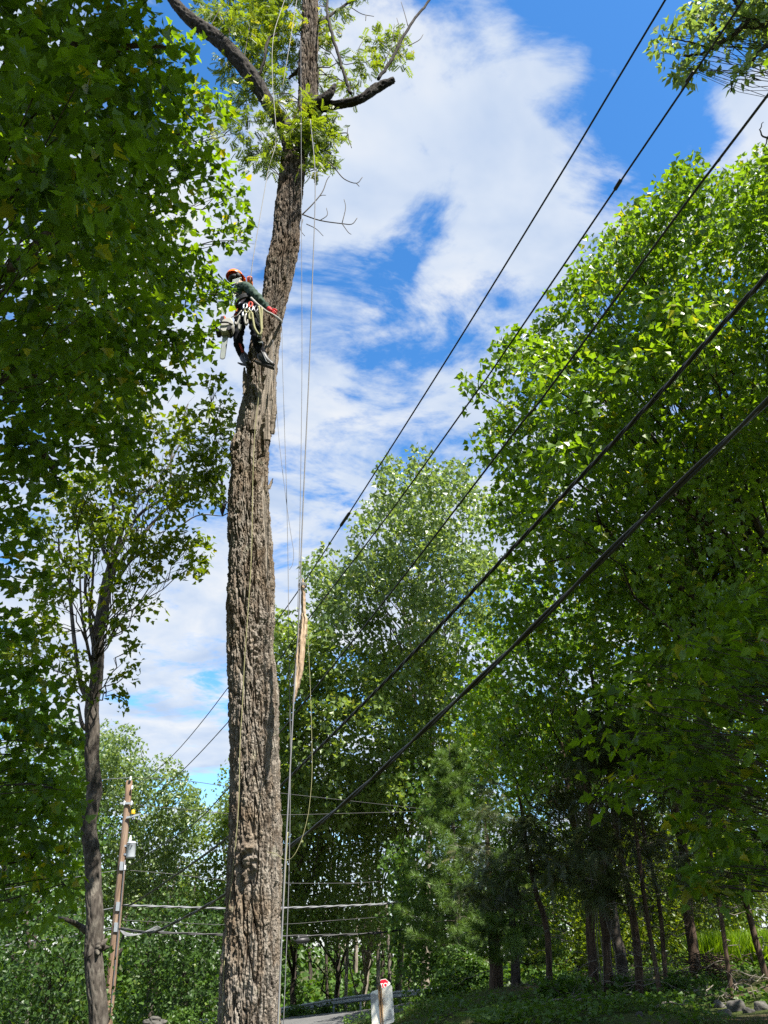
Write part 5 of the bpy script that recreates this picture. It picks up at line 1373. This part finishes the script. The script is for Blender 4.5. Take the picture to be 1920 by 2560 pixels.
# ------------------------------------------------------------------ ropes and the hanging strip of bark
M['rope_pale'] = plain('pale_rope', (.28, .27, .25), .85, 0, .2, 60)
M['rope_yellow'] = plain('yellow_green_rope', (.24, .23, .11), .8, 0, .35, 50)
M['rope_grey'] = plain('grey_rope', (.17, .17, .18), .85, 0, .3, 60)
def rope(label, pts, r, m, Y=8.0, n=10, lay=True):
    """pts: (u, v[, y])"""
    P_ = spline(np.array([Py(q[0], q[1], q[2] if len(q) > 2 else Y) for q in pts]), n)
    g = Geo(); g.tube(P_, r, 6)
    tag(g.build('rope', M[m]), label, 'rope', 'ropes hanging round the big trunk')
def on_trunk(u, v, gap=.05):
    c = c_at(v); r = r_at(v); x = Py(u, v, YT)[0] - c[0]
    return (u, v, YT - math.sqrt(max(r * r - x * x, 0)) - gap)
rope('pale climbing rope from the climber up past the fork to the top', [(625, 706, 8.3), (637, 620, 8.2), (670, 430, 8.1), (690, 345, 8.05), (681, 200, 8.0), (684, 90, 8.0), (711, 0, 8.1), (730, -70, 8.2)], .006, 'rope_pale')
rope('second pale rope slanting through the upper leaves beside the trunk', [(700, 250, 8.3), (708, 207, 8.1), (725, 105, 8.0), (742, 0, 8.0), (756, -80, 8.1)], .006, 'rope_pale')
rope('thin grey rope hanging straight down from the crown, closest to the trunk', [(752, 100, 7.9), (753, 350, 7.9), (754, 633, 7.9), (755, 900, 7.9), (752, 1180, 7.9), (748, 1400, 7.9), (744, 1530, 7.9)], .004, 'rope_grey')
rope('grey lowering rope that carries the strip of bark and falls to the ground', [(776, 300, 7.95), (788, 450, 7.9), (781, 700, 7.9), (774, 900, 7.9), (765, 1100, 7.9), (756, 1307, 7.9), (750, 1470, 7.9), (746, 1560, 7.95), (741, 1650, 7.98), (734, 1757, 7.9), (729, 1850, 7.9), (721, 2000, 7.9), (714, 2130, 7.9), (704, 2350, 7.9), (695, 2560, 7.9), (690, 2700, 7.9)], .0075, 'rope_grey')
rope('thin line trailing from the red glove down the right side of the trunk', [(680, 784, 8.1), (692, 795, 8.1), (704, 812, 8.2), (706, 900, 8.2), (711, 1060, 8.2), (716, 1216, 8.2), (720, 1400, 8.2), (722, 1600, 8.2), (726, 1900, 8.2), (722, 2200, 8.2), (708, 2580, 8.2)], .0035, 'rope_grey')
rope('thin loose line curling free in the air right of the trunk', [(682, 850, 8.2), (686, 910, 8.2), (696, 1081, 8.2), (714, 1239, 8.2), (728, 1340, 8.2), (734, 1378, 8.2), (732, 1408, 8.2), (724, 1424, 8.2)], .003, 'rope_grey')
rope('yellowish rope running down the front of the big trunk from the climber', [(648, 800, 8.1), (653, 838, 7.98), on_trunk(649, 900, .16), on_trunk(647, 985, .08), on_trunk(637, 1080, .06), on_trunk(632, 1200, .06), on_trunk(630, 1330, .05), on_trunk(628, 1400, .05), on_trunk(622, 1500, .05), on_trunk(612, 1640, .06), on_trunk(606, 1760, .06), on_trunk(600, 1860, .06), on_trunk(597, 2000, .06), on_trunk(588, 2120, .06), on_trunk(570, 2290, .05), on_trunk(560, 2420, .05), on_trunk(555, 2600, .05)], .0045, 'rope_yellow')
rope('yellow-green rope hanging in a slack loop right of the trunk foot', [(768, 1560, 8.0), (775, 1700, 8.0), (779, 1830, 8.0), (780, 1930, 8.0), (775, 2000, 8.0), (767, 2052, 8.0), (751, 2107, 8.0), (731, 2143, 8.0), (711, 2149, 8.05), (690, 2135, 8.15), (668, 2130, 8.2)], .0028, 'rope_yellow')
rope('pale yellow rope coming straight down beside the trunk foot', [(719, 2080, 7.95), (712, 2200, 7.95), (702, 2400, 7.95), (697, 2560, 7.95), (692, 2720, 7.95)], .0065, 'rope_yellow')

def bark_strip():
    m, t = mat('stripped_inner_bark')
    co = t.n('TexCoord').outputs['Object']
    n1 = t.noise(t.n('Mapping', {0: co, 'Scale': (50, 50, 2.2)}).outputs[0], 1.0, 5, .6, .3); n2 = t.noise(co, 9, 4, .6)
    c = t.ramp(n1, [(.3, (.20, .135, .085)), (.5, (.38, .275, .18)), (.72, (.50, .39, .275))])
    c = t.mix(t.mr(n2, .56, .72), c, (.28, .21, .15))
    finish(t, t.n('BsdfPrincipled', {'Base Color': c, 'Roughness': .85, 'Normal': bump(t, n1, .6, .015)}))
    E = [(1444, 756, 758), (1460, 753, 761), (1500, 752, 764), (1535, 753, 764), (1546, 751, 769), (1580, 746, 767), (1610, 741, 763), (1640, 738, 761), (1680, 735, 757), (1700, 733, 752), (1715, 734, 748), (1740, 732, 740), (1758, 729, 735)]
    e = np.array(E, float); vs = np.linspace(1444, 1758, 90); k = 7
    l = np.interp(vs, e[:, 0], e[:, 1]) + perlin(np.stack([vs * .09, vs * 0, vs * 0], -1)) * 2.2; r = np.interp(vs, e[:, 0], e[:, 2]) + perlin(np.stack([vs * .09, vs * 0 + 5, vs * 0], -1)) * 2.4
    Vf = []; Vb = []
    for v, a, b in zip(vs, l, r):
        for q in np.linspace(0, 1, k):
            dy = -.045 * math.sin(q * math.pi) + .01 * math.sin(q * 23 + v * .05)
            p = Py(a + (b - a) * q, v, 8.0 + dy); Vf.append(p); Vb.append(p + [0, .022, 0])
    n = len(vs); V = np.array(Vf + Vb); off = n * k; fc = []
    for i in range(n - 1):
        for j in range(k - 1):
            a = i * k + j; fc += [(a, a + 1, a + k + 1, a + k), (off + a, off + a + k, off + a + k + 1, off + a + 1)]
        for j, s in ((0, 1), (k - 1, -1)):
            a = i * k + j; fc.append((a, a + k, off + a + k, off + a) if s == 1 else (a, off + a, off + a + k, a + k))
    fc += [tuple(range(k)) + tuple(off + q for q in range(k - 1, -1, -1)), tuple((n - 1) * k + q for q in range(k)) + tuple(off + (n - 1) * k + q for q in range(k - 1, -1, -1))]
    g = Geo(); g.add(V, fc); o = g.build('bark_strip', m, smooth=False)
    tag(o, 'long tan strip of torn bark hanging on the rope right of the trunk', 'bark strip')
    g = Geo(); c = Py(756, 1466, 7.97)
    for s in range(3):
        a = np.linspace(0, 2 * np.pi, 14); g.tube(np.stack([c[0] + .045 * np.cos(a), c[1] + .05 * np.sin(a), np.full(14, c[2] + .012 * s)], -1), .007, 5)
    g.build('rope_hitch', M['rope_grey'], o)
bark_strip()

# ------------------------------------------------------------------ the climber
M['skin'] = plain('skin', (.48, .28, .19), .55, 0, .1, 9)
M['shirt'] = plain('green_shirt', (.022, .050, .034), .85, 0, .35, 10, .2)
M['trousers'] = plain('dark_work_trousers', (.010, .0105, .014), .95, 0, .4, 12, .2, .1)
M['boot'] = plain('black_boot', (.014, .013, .012), .5, 0, .3, 20)
M['helmet'] = plain('orange_helmet', (.86, .17, .02), .3, 0, .06, 4)
M['helmet_dark'] = plain('black_padding', (.015, .015, .016), .7)
M['glove'] = plain('red_glove', (.50, .025, .03), .7, 0, .3, 20)
M['glove_orange'] = plain('orange_glove', (.70, .18, .03), .7, 0, .3, 20)
M['harness'] = plain('black_webbing', (.02, .02, .022), .7, 0, .3, 18)
M['alu'] = plain('aluminium', (.30, .31, .32), .35, .8, .1, 10)
M['red_patch'] = plain('red_patch', (.42, .05, .03), .8, 0, .2, 15)
man = empty('person', Py(620, 775, 8.35), 'climber in orange helmet and dark green shirt, roped to the trunk with legs braced', 'person')
def skin(name, nodes, edges, m, root=0, parent=man, lvl=2, folds=0):
    me = bpy.data.meshes.new(name)
    me.from_pydata([tuple(n[0]) for n in nodes], edges, [])
    o = link(name, me, parent)
    md = o.modifiers.new('skin', 'SKIN'); md.use_smooth_shade = True
    sv = me.skin_vertices[0].data
    for i, n in enumerate(nodes): 
        sv[i].radius = (n[1], n[1]) if np.isscalar(n[1]) else n[1]
        sv[i].use_root = i == root
    if folds:
        sb0 = o.modifiers.new('smooth', 'SUBSURF'); sb0.levels = sb0.render_levels = 1
    sb = o.modifiers.new('subdivision', 'SUBSURF'); sb.levels = sb.render_levels = lvl
    if folds:
        tx = bpy.data.textures.new('cloth_folds', 'CLOUDS'); tx.noise_scale = .085; tx.noise_depth = 2
        dm = o.modifiers.new('folds', 'DISPLACE'); dm.texture = tx; dm.strength = folds; dm.mid_level = .5
    me.materials.append(m)
    return o
J = dict(pelvis=Py(619, 768, 8.36), waist=Py(614, 748, 8.40), chest=Py(607, 728, 8.42), upper=Py(603, 717, 8.43), neck=Py(597, 706, 8.44), head=Py(590, 699, 8.44), crown=Py(586, 692, 8.44),
         sr=Py(620, 718, 8.26), er=Py(649, 748, 8.14), wr=Py(673, 773, 8.10), hr=Py(681, 781, 8.09),
         sl=Py(603, 716, 8.60), el=Py(628, 730, 8.68), wl=Py(625, 714, 8.55), hl=Py(624, 708, 8.50),
         hipl=Py(608, 775, 8.44), kl=Py(594, 842, 8.36), cl=Py(598, 866, 8.40), al=Py(609, 895, 8.42), tl=Py(624, 906, 8.32), hel=Py(604, 902, 8.46),
         hipr=Py(629, 778, 8.28), kr=Py(641, 832, 8.06), cr=Py(645, 858, 8.10), ar=Py(654, 892, 8.14), tr=Py(686, 912, 8.12), her=Py(648, 899, 8.16))
names = ['pelvis', 'waist', 'chest', 'upper', 'neck', 'head', 'crown', 'sr', 'er', 'wr', 'sl', 'el', 'wl', 'hipl', 'kl', 'cl', 'al', 'hipr', 'kr', 'cr', 'ar', 'tl', 'tr']
rad = dict(pelvis=.135, waist=.125, chest=.15, upper=.12, neck=.055, head=.085, crown=.075, sr=.065, er=.045, wr=.032, sl=.065, el=.045, wl=.032, hipl=.09, kl=.062, cl=.06, al=.042, hipr=.09, kr=.062, cr=.06, ar=.042, tl=.03, tr=.03)
eds = [('pelvis', 'waist'), ('waist', 'chest'), ('chest', 'upper'), ('upper', 'neck'), ('neck', 'head'), ('head', 'crown'), ('upper', 'sr'), ('sr', 'er'), ('er', 'wr'), ('upper', 'sl'), ('sl', 'el'), ('el', 'wl'),
       ('pelvis', 'hipl'), ('hipl', 'kl'), ('kl', 'cl'), ('cl', 'al'), ('al', 'tl'), ('pelvis', 'hipr'), ('hipr', 'kr'), ('kr', 'cr'), ('cr', 'ar'), ('ar', 'tr')]
skin('body', [(J[n], rad[n] * .72) for n in names], [(names.index(a), names.index(b)) for a, b in eds], M['skin'])
def sub(nm, keys, ed, m, k=1.0, add=.012):
    return skin(nm, [(J[n], rad[n] * k + add) for n in keys], [(keys.index(a), keys.index(b)) for a, b in ed], m, folds=.07)
sub('shirt', ['waist', 'chest', 'upper', 'sr', 'er', 'wr', 'sl', 'el', 'wl'], [('waist', 'chest'), ('chest', 'upper'), ('upper', 'sr'), ('sr', 'er'), ('er', 'wr'), ('upper', 'sl'), ('sl', 'el'), ('el', 'wl')], M['shirt'], 1.0, .016)
sub('trousers', ['pelvis', 'waist', 'hipl', 'kl', 'cl', 'al', 'hipr', 'kr', 'cr', 'ar'], [('pelvis', 'waist'), ('pelvis', 'hipl'), ('hipl', 'kl'), ('kl', 'cl'), ('cl', 'al'), ('pelvis', 'hipr'), ('hipr', 'kr'), ('kr', 'cr'), ('cr', 'ar')], M['trousers'], 1.0, .020)
for a, t_, h in (('al', 'tl', 'hel'), ('ar', 'tr', 'her')):
    A_, T_, H_ = J[a], J[t_], J[h]
    o = skin('boot', [(A_ + [0, 0, .10], .062), (A_, .06), ((A_ * .4 + T_ * .6) - [0, 0, .03], .055), (T_ - [0, 0, .02], .042), (H_ - [0, 0, .02], .055)], [(0, 1), (1, 2), (2, 3), (1, 4)], M['boot'], 1)
    g = Geo(); d = unit(T_ - H_); s = np.cross(d, [0, 0, 1]); up = np.cross(s, d)
    g.box((T_ + H_) / 2 - up * .062, [d, s, up], (np.linalg.norm(T_ - H_) / 2 + .02, .042, .010)); g.build('sole', M['helmet_dark'], o, smooth=False)
    g = Geo(); g.tube([A_ - [0, .06, -.06], A_ + d * .10 - [0, .05, .09], A_ + d * .16 - [0, .05, .10]], [.005, .005, .003], 5); g.build('climbing_spur', M['alu'], o)
g = Geo()
for q in (J['kr'] + [.06, -.05, -.12], J['cr'] + [.05, -.06, -.05]): g.box(q, I3, (.028, .02, .014))
g.build('leg_strap', M['alu'], man, smooth=False)
g = Geo(); g.box(J['hipl'] + [-.07, -.06, -.08], [unit(J['kl'] - J['hipl']), [1, 0, 0], [0, 1, 0]], (.10, .02, .03)); g.build('trouser_patch', M['red_patch'], man, smooth=False)
g = Geo(); g.box(J['cl'] + [.045, -.045, -.08], [unit(J['al'] - J['cl']), [1, 0, 0], [0, 1, 0]], (.08, .015, .02)); g.build('trouser_patch', M['red_patch'], man, smooth=False)
# hands in gloves, four fingers and a thumb each, closed on rope and lanyard
def hand(w, tip, m, curl, thumb):
    ax = unit(tip - w); s = unit(np.cross(ax, [0, 1.0, .3])); n = np.cross(s, ax)
    o = skin('glove', [(w - ax * .04, .048), (w + ax * .03, (.050, .036)), (w + ax * .085, (.050, .032))], [(0, 1), (1, 2)], m, 0)
    for k, (off, L) in enumerate(((-.034, .066), (-.012, .078), (.011, .074), (.033, .058))):
        b = w + ax * .085 + s * off
        p1 = b + ax * L * .45 + n * curl * .012; p2 = p1 + (ax * .5 + n * curl) * L * .38; p3 = p2 + (-ax * .35 + n * curl) * L * .3
        g = Geo(); g.tube([b - ax * .02, p1, p2, p3], [.011, .0105, .0095, .007], 6); g.build('finger', m, o)
    b = w + ax * .035 + s * thumb * .04
    g = Geo(); g.tube([b, b + s * thumb * .03 + ax * .03 + n * curl * .02, b + s * thumb * .025 + ax * .065 + n * curl * .035], [.013, .012, .009], 6); g.build('thumb', m, o)
hand(J['wr'], J['hr'], M['glove'], 1, 1)
hand(J['wl'], J['hl'] + [0, 0, .05], M['glove_orange'], -1, 1)
# head: ear, nose, beard-dark hair; helmet with brim and ear muffs
hc = J['head'] * .45 + J['crown'] * .55
fwd = unit([.75, .62, .05]); up = unit(np.array([-.28, .0, .95])); up = unit(up - fwd * up.dot(fwd)); sd = np.cross(fwd, up)
def ell(g, c, ax, half, a0=0, a1=math.pi, k=18, n=10):
    V = []
    for i in range(n + 1):
        ph = a0 + (a1 - a0) * i / n
        for j in range(k):
            th = 2 * math.pi * j / k
            V.append(c + ax[0] * half[0] * math.sin(ph) * math.cos(th) + ax[1] * half[1] * math.sin(ph) * math.sin(th) + ax[2] * half[2] * math.cos(ph))
    g.add(V, [(i * k + j, (i + 1) * k + j, (i + 1) * k + (j + 1) % k, i * k + (j + 1) % k) for i in range(n) for j in range(k)])
AX = [fwd, sd, up]
g = Geo(); ell(g, hc + up * .035, AX, (.135, .112, .115), 0, math.pi * .54); ell(g, hc + up * .034, AX, (.13, .108, .108), 0, math.pi * .54)
k0 = g.n; 
a = np.linspace(0, 2 * np.pi, 24, endpoint=False)
rim0 = [hc + up * .022 + fwd * .133 * math.cos(q) + sd * .110 * math.sin(q) for q in a]; rim1 = [hc + up * .012 + fwd * (.150 + (.03 if math.cos(q) > .5 else 0)) * math.cos(q) + sd * .120 * math.sin(q) for q in a]
g.add(rim0 + rim1, [(i, (i + 1) % 24, 24 + (i + 1) % 24, 24 + i) for i in range(24)])
helm = g.build('helmet', M['helmet'], man)
g = Geo(); ell(g, hc - up * .03, AX, (.108, .092, .07), math.pi * .2, math.pi * .85, 14, 6); g.build('helmet_padding', M['helmet_dark'], helm)
for s in (-1, 1):
    g = Geo(); ell(g, hc - up * .03 + sd * s * .098, AX, (.038, .024, .05), 0, math.pi, 10, 6); g.build('ear_muff', M['helmet_dark'], helm)
fcn = hc - up * .06
g = Geo(); g.tube([fcn + fwd * .085 + up * .02, fcn + fwd * .112 - up * .015], [.010, .015], 6); g.build('nose', M['skin'], man)
for s in (-1, 1):
    g = Geo(); ell(g, fcn + fwd * .088 + sd * s * .032 + up * .022, AX, (.010, .014, .010), 0, math.pi, 8, 5); g.build('eye', M['helmet_dark'], man)
g = Geo(); g.tube([fcn + fwd * .085 - sd * .025 - up * .05, fcn + fwd * .096 - up * .052, fcn + fwd * .085 + sd * .025 - up * .05], .006, 5); g.build('mouth', M['red_patch'], man)
# letters printed on the back of the shirt show only as a pale blur of rows
M['print'] = plain('pale_print', (.42, .46, .44), .8)
g = Geo(); bn = unit([-.35, -.92, .1]); bx = unit(np.cross(bn, [0, 0, 1])) * -1; bz = np.cross(bx, bn) ; bz = bz if bz[2] > 0 else -bz
for rrow in range(4):
    for cc in range(6 - (rrow % 2)):
        g.box(J['chest'] * .5 + J['upper'] * .5 + bn * .163 + bx * ((cc - 2.5) * .026) + bz * (.04 - rrow * .03), [bx, bz, bn], (.008, .010, .004))
g.build('shirt_print', M['print'], man, smooth=False, kind='stuff')
# the saddle harness: belt, leg loops, rings, snaps and slings
hb_ = unit(J['chest'] - J['pelvis']); hx = unit(np.cross(hb_, [0, 1, 0])); hy = np.cross(hb_, hx)
a = np.linspace(0, 2 * np.pi, 25)
g = Geo()
for dz in (-.03, 0, .03):
    c = J['pelvis'] * .72 + J['waist'] * .28 + hb_ * dz
    g.tube([c + hx * .165 * math.cos(q) + hy * .160 * math.sin(q) for q in a], .022, 6, cap=False)
har = g.build('harness', M['harness'], man)
for hip, kn in (('hipl', 'kl'), ('hipr', 'kr')):
    ax = unit(J[kn] - J[hip]); c = J[hip] * .72 + J[kn] * .28; x = unit(np.cross(ax, [0, 1, 0])); y = np.cross(ax, x)
    g = Geo(); g.tube([c + x * .105 * math.cos(q) + y * .105 * math.sin(q) for q in a], .016, 6, cap=False); g.build('leg_loop', M['harness'], har)
def carabiner(u, v, Y, m, s=.055):
    c = Py(u, v, Y); q = np.linspace(0, 2 * np.pi, 15)
    g = Geo(); g.tube(np.stack([c[0] + s * .5 * np.cos(q), c[1] + .1 * s * np.sin(q), c[2] + s * np.sin(q)], -1), .014, 5, cap=False); g.build('carabiner', m, har)
for u, v, m in ((613, 766, 'alu'), (617, 776, 'rope_yellow'), (628, 771, 'alu'), (640, 772, 'steel_dark'), (626, 762, 'red_patch'), (611, 785, 'alu')): carabiner(u, v, 8.05, M[m])
def sling(pts, r, m, name='sling', Y=8.1):
    g = Geo(); g.tube(spline(np.array([Py(u, v, q[0] if q else Y) for u, v, *q in pts]), 6), r, 6); g.build(name, M[m], har)
sling([(626, 778), (630, 790), (629, 797), (624, 797), (623, 788), (627, 780)], .018, 'rope_yellow', Y=8.02)
sling([(614, 786), (612, 800), (616, 812), (620, 800)], .016, 'rope_pale', Y=8.03)
sling([(600, 790), (596, 802), (590, 812), (588, 806)], .016, 'rope_pale', Y=8.1)
sling([(600, 800), (597, 818), (600, 824), (603, 812)], .016, 'rope_pale', Y=8.1)
sling([(647, 766), (651, 790), (653, 815), (654, 828), (649, 837), (643, 831), (636, 818), (632, 795), (630, 782)], .016, 'rope_yellow', Y=7.95)
sling([(655, 770), (654, 800), (655, 826)], .015, 'rope_yellow', Y=7.95)
sling([(640, 780), (645, 792), (650, 802), (653, 810)], .017, 'rope_pale', Y=8.0)
lan = [(628, 745, 8.12), (640, 757, 8.06), (655, 770, 8.03), (668, 780, 8.04), (677, 784, 8.06), (690, 792, 8.15), (700, 800, 8.35), (704, 806, 8.6)]
g = Geo(); g.tube(spline(np.array([Py(*q) for q in lan]), 6), .019, 6); g.build('lanyard', M['rope_pale'], har)

# ------------------------------------------------------------------ the chainsaw hanging from the belt
M['saw_white'] = plain('off_white_plastic', (.36, .35, .31), .45, 0, .12, 8)
M['saw_dark'] = plain('black_plastic', (.02, .02, .022), .5, 0, .2, 14)
M['saw_orange'] = plain('orange_plastic', (.75, .13, .02), .4, 0, .1, 6)
M['bar'] = plain('steel_bar', (.34, .36, .34), .4, .5, .2, 9)
sc = Py(566, 823, 8.25)
D = unit(Py(559, 897, 8.25) - Py(567, 838, 8.25)); Xs = unit(np.array([1.0, 0, 0]) - D * D[0]); Fs = np.cross(D, Xs); Fs = Fs if Fs[1] < 0 else -Fs
saw = empty('chainsaw', sc, 'orange and white chainsaw dangling bar-down from the belt of the climber', 'chainsaw')
def L(x, d, f=0): return sc + Xs * x + D * d + Fs * f
def shell(name, m, pts, half, parent=saw, r=.0):
    g = Geo()
    n = len(pts)
    V = [L(x, d, f) for f in (half, -half) for x, d in pts] + [L(x * .86 + np.mean([p[0] for p in pts]) * .14, d * .86 + np.mean([p[1] for p in pts]) * .14, s) for s in (half * 1.35, -half * 1.35) for x, d in pts]
    fc = [(i, (i + 1) % n, n + (i + 1) % n, n + i) for i in range(n)] + [(i, 2 * n + i, 2 * n + (i + 1) % n, (i + 1) % n) for i in range(n)] + [(n + i, n + (i + 1) % n, 3 * n + (i + 1) % n, 3 * n + i) for i in range(n)]
    fc += [tuple(range(2 * n, 3 * n)), tuple(range(4 * n - 1, 3 * n - 1, -1))]
    g.add(V, fc); return g.build(name, m, parent, smooth=False)
shell('body', M['saw_white'], [(-.075, -.06), (-.06, -.12), (-.01, -.17), (.06, -.165), (.095, -.10), (.105, .0), (.085, .075), (.04, .115), (-.03, .12), (-.07, .09), (-.085, .02)], .055)
shell('top_cover', M['saw_dark'], [(-.10, -.14), (-.09, -.20), (-.04, -.20), (-.03, -.11), (-.07, -.09)], .045)
shell('filler_cap', M['saw_orange'], [(-.085, -.20), (-.045, -.225), (-.02, -.19), (-.03, -.15), (-.07, -.155)], .035)
shell('clutch_cover', M['saw_dark'], [(.03, .02), (.085, .0), (.095, .06), (.06, .105), (.02, .08)], .066)
g = Geo(); g.tube(spline(np.array([L(.10, -.02, .07), L(.03, -.035, .10), L(-.07, -.03, .10), (L(-.12, .01, .07)), L(-.14, .06, .02)]), 6), .013, 8); g.build('front_handle', M['saw_dark'], saw)
g = Geo(); g.tube(spline(np.array([L(-.09, -.10), L(-.15, -.08), L(-.17, -.02), L(-.13, .03), L(-.08, .04)]), 6), .014, 8); g.build('rear_handle', M['saw_dark'], saw)
shell('hand_guard', M['saw_dark'], [(-.15, .05), (-.10, .035), (-.07, .06), (-.08, .10), (-.13, .105)], .05)
shell('brake_lever', M['saw_orange'], [(-.155, -.005), (-.135, -.01), (-.13, .025), (-.15, .03)], .02)
bl_ = float(np.linalg.norm(Py(559, 897, 8.25) - sc))
n = 8; pts = [(-.032, .09), (.032, .09)] + [(.030 * math.cos(q), bl_ - .03 + .032 * math.sin(q)) for q in np.linspace(0, math.pi, n)]
g = Geo(); V = [L(x, d, f) for f in (.006, -.006) for x, d in pts]; m_ = len(pts)
g.add(V, [tuple(range(m_)), tuple(range(2 * m_ - 1, m_ - 1, -1))] + [(i, (i + 1) % m_, m_ + (i + 1) % m_, m_ + i) for i in range(m_)]); bar = g.build('guide_bar', M['bar'], saw, smooth=False)
g = Geo()
loop = np.array([L(x * 1.12, d + (.004 if d > bl_ - .03 else 0), 0) for x, d in pts[1:] + pts[:1]])
for a_, b_ in zip(loop[:-1], loop[1:]):
    k = max(1, int(np.linalg.norm(b_ - a_) / .02))
    for i in range(k):
        p = a_ + (b_ - a_) * (i + .5) / k; g.box(p, [unit(b_ - a_), Fs, np.cross(unit(b_ - a_), Fs)], (.007, .004, .004))
o = g.build('chain', M['steel_dark'], bar, smooth=False); o['kind'] = 'stuff'
g = Geo(); g.tube(spline(np.array([L(.03, -.17), L(.06, -.24), Py(592, 790, 8.22), Py(604, 776, 8.22)]), 6), .008, 6); g.build('saw_strop', M['rope_pale'], saw)
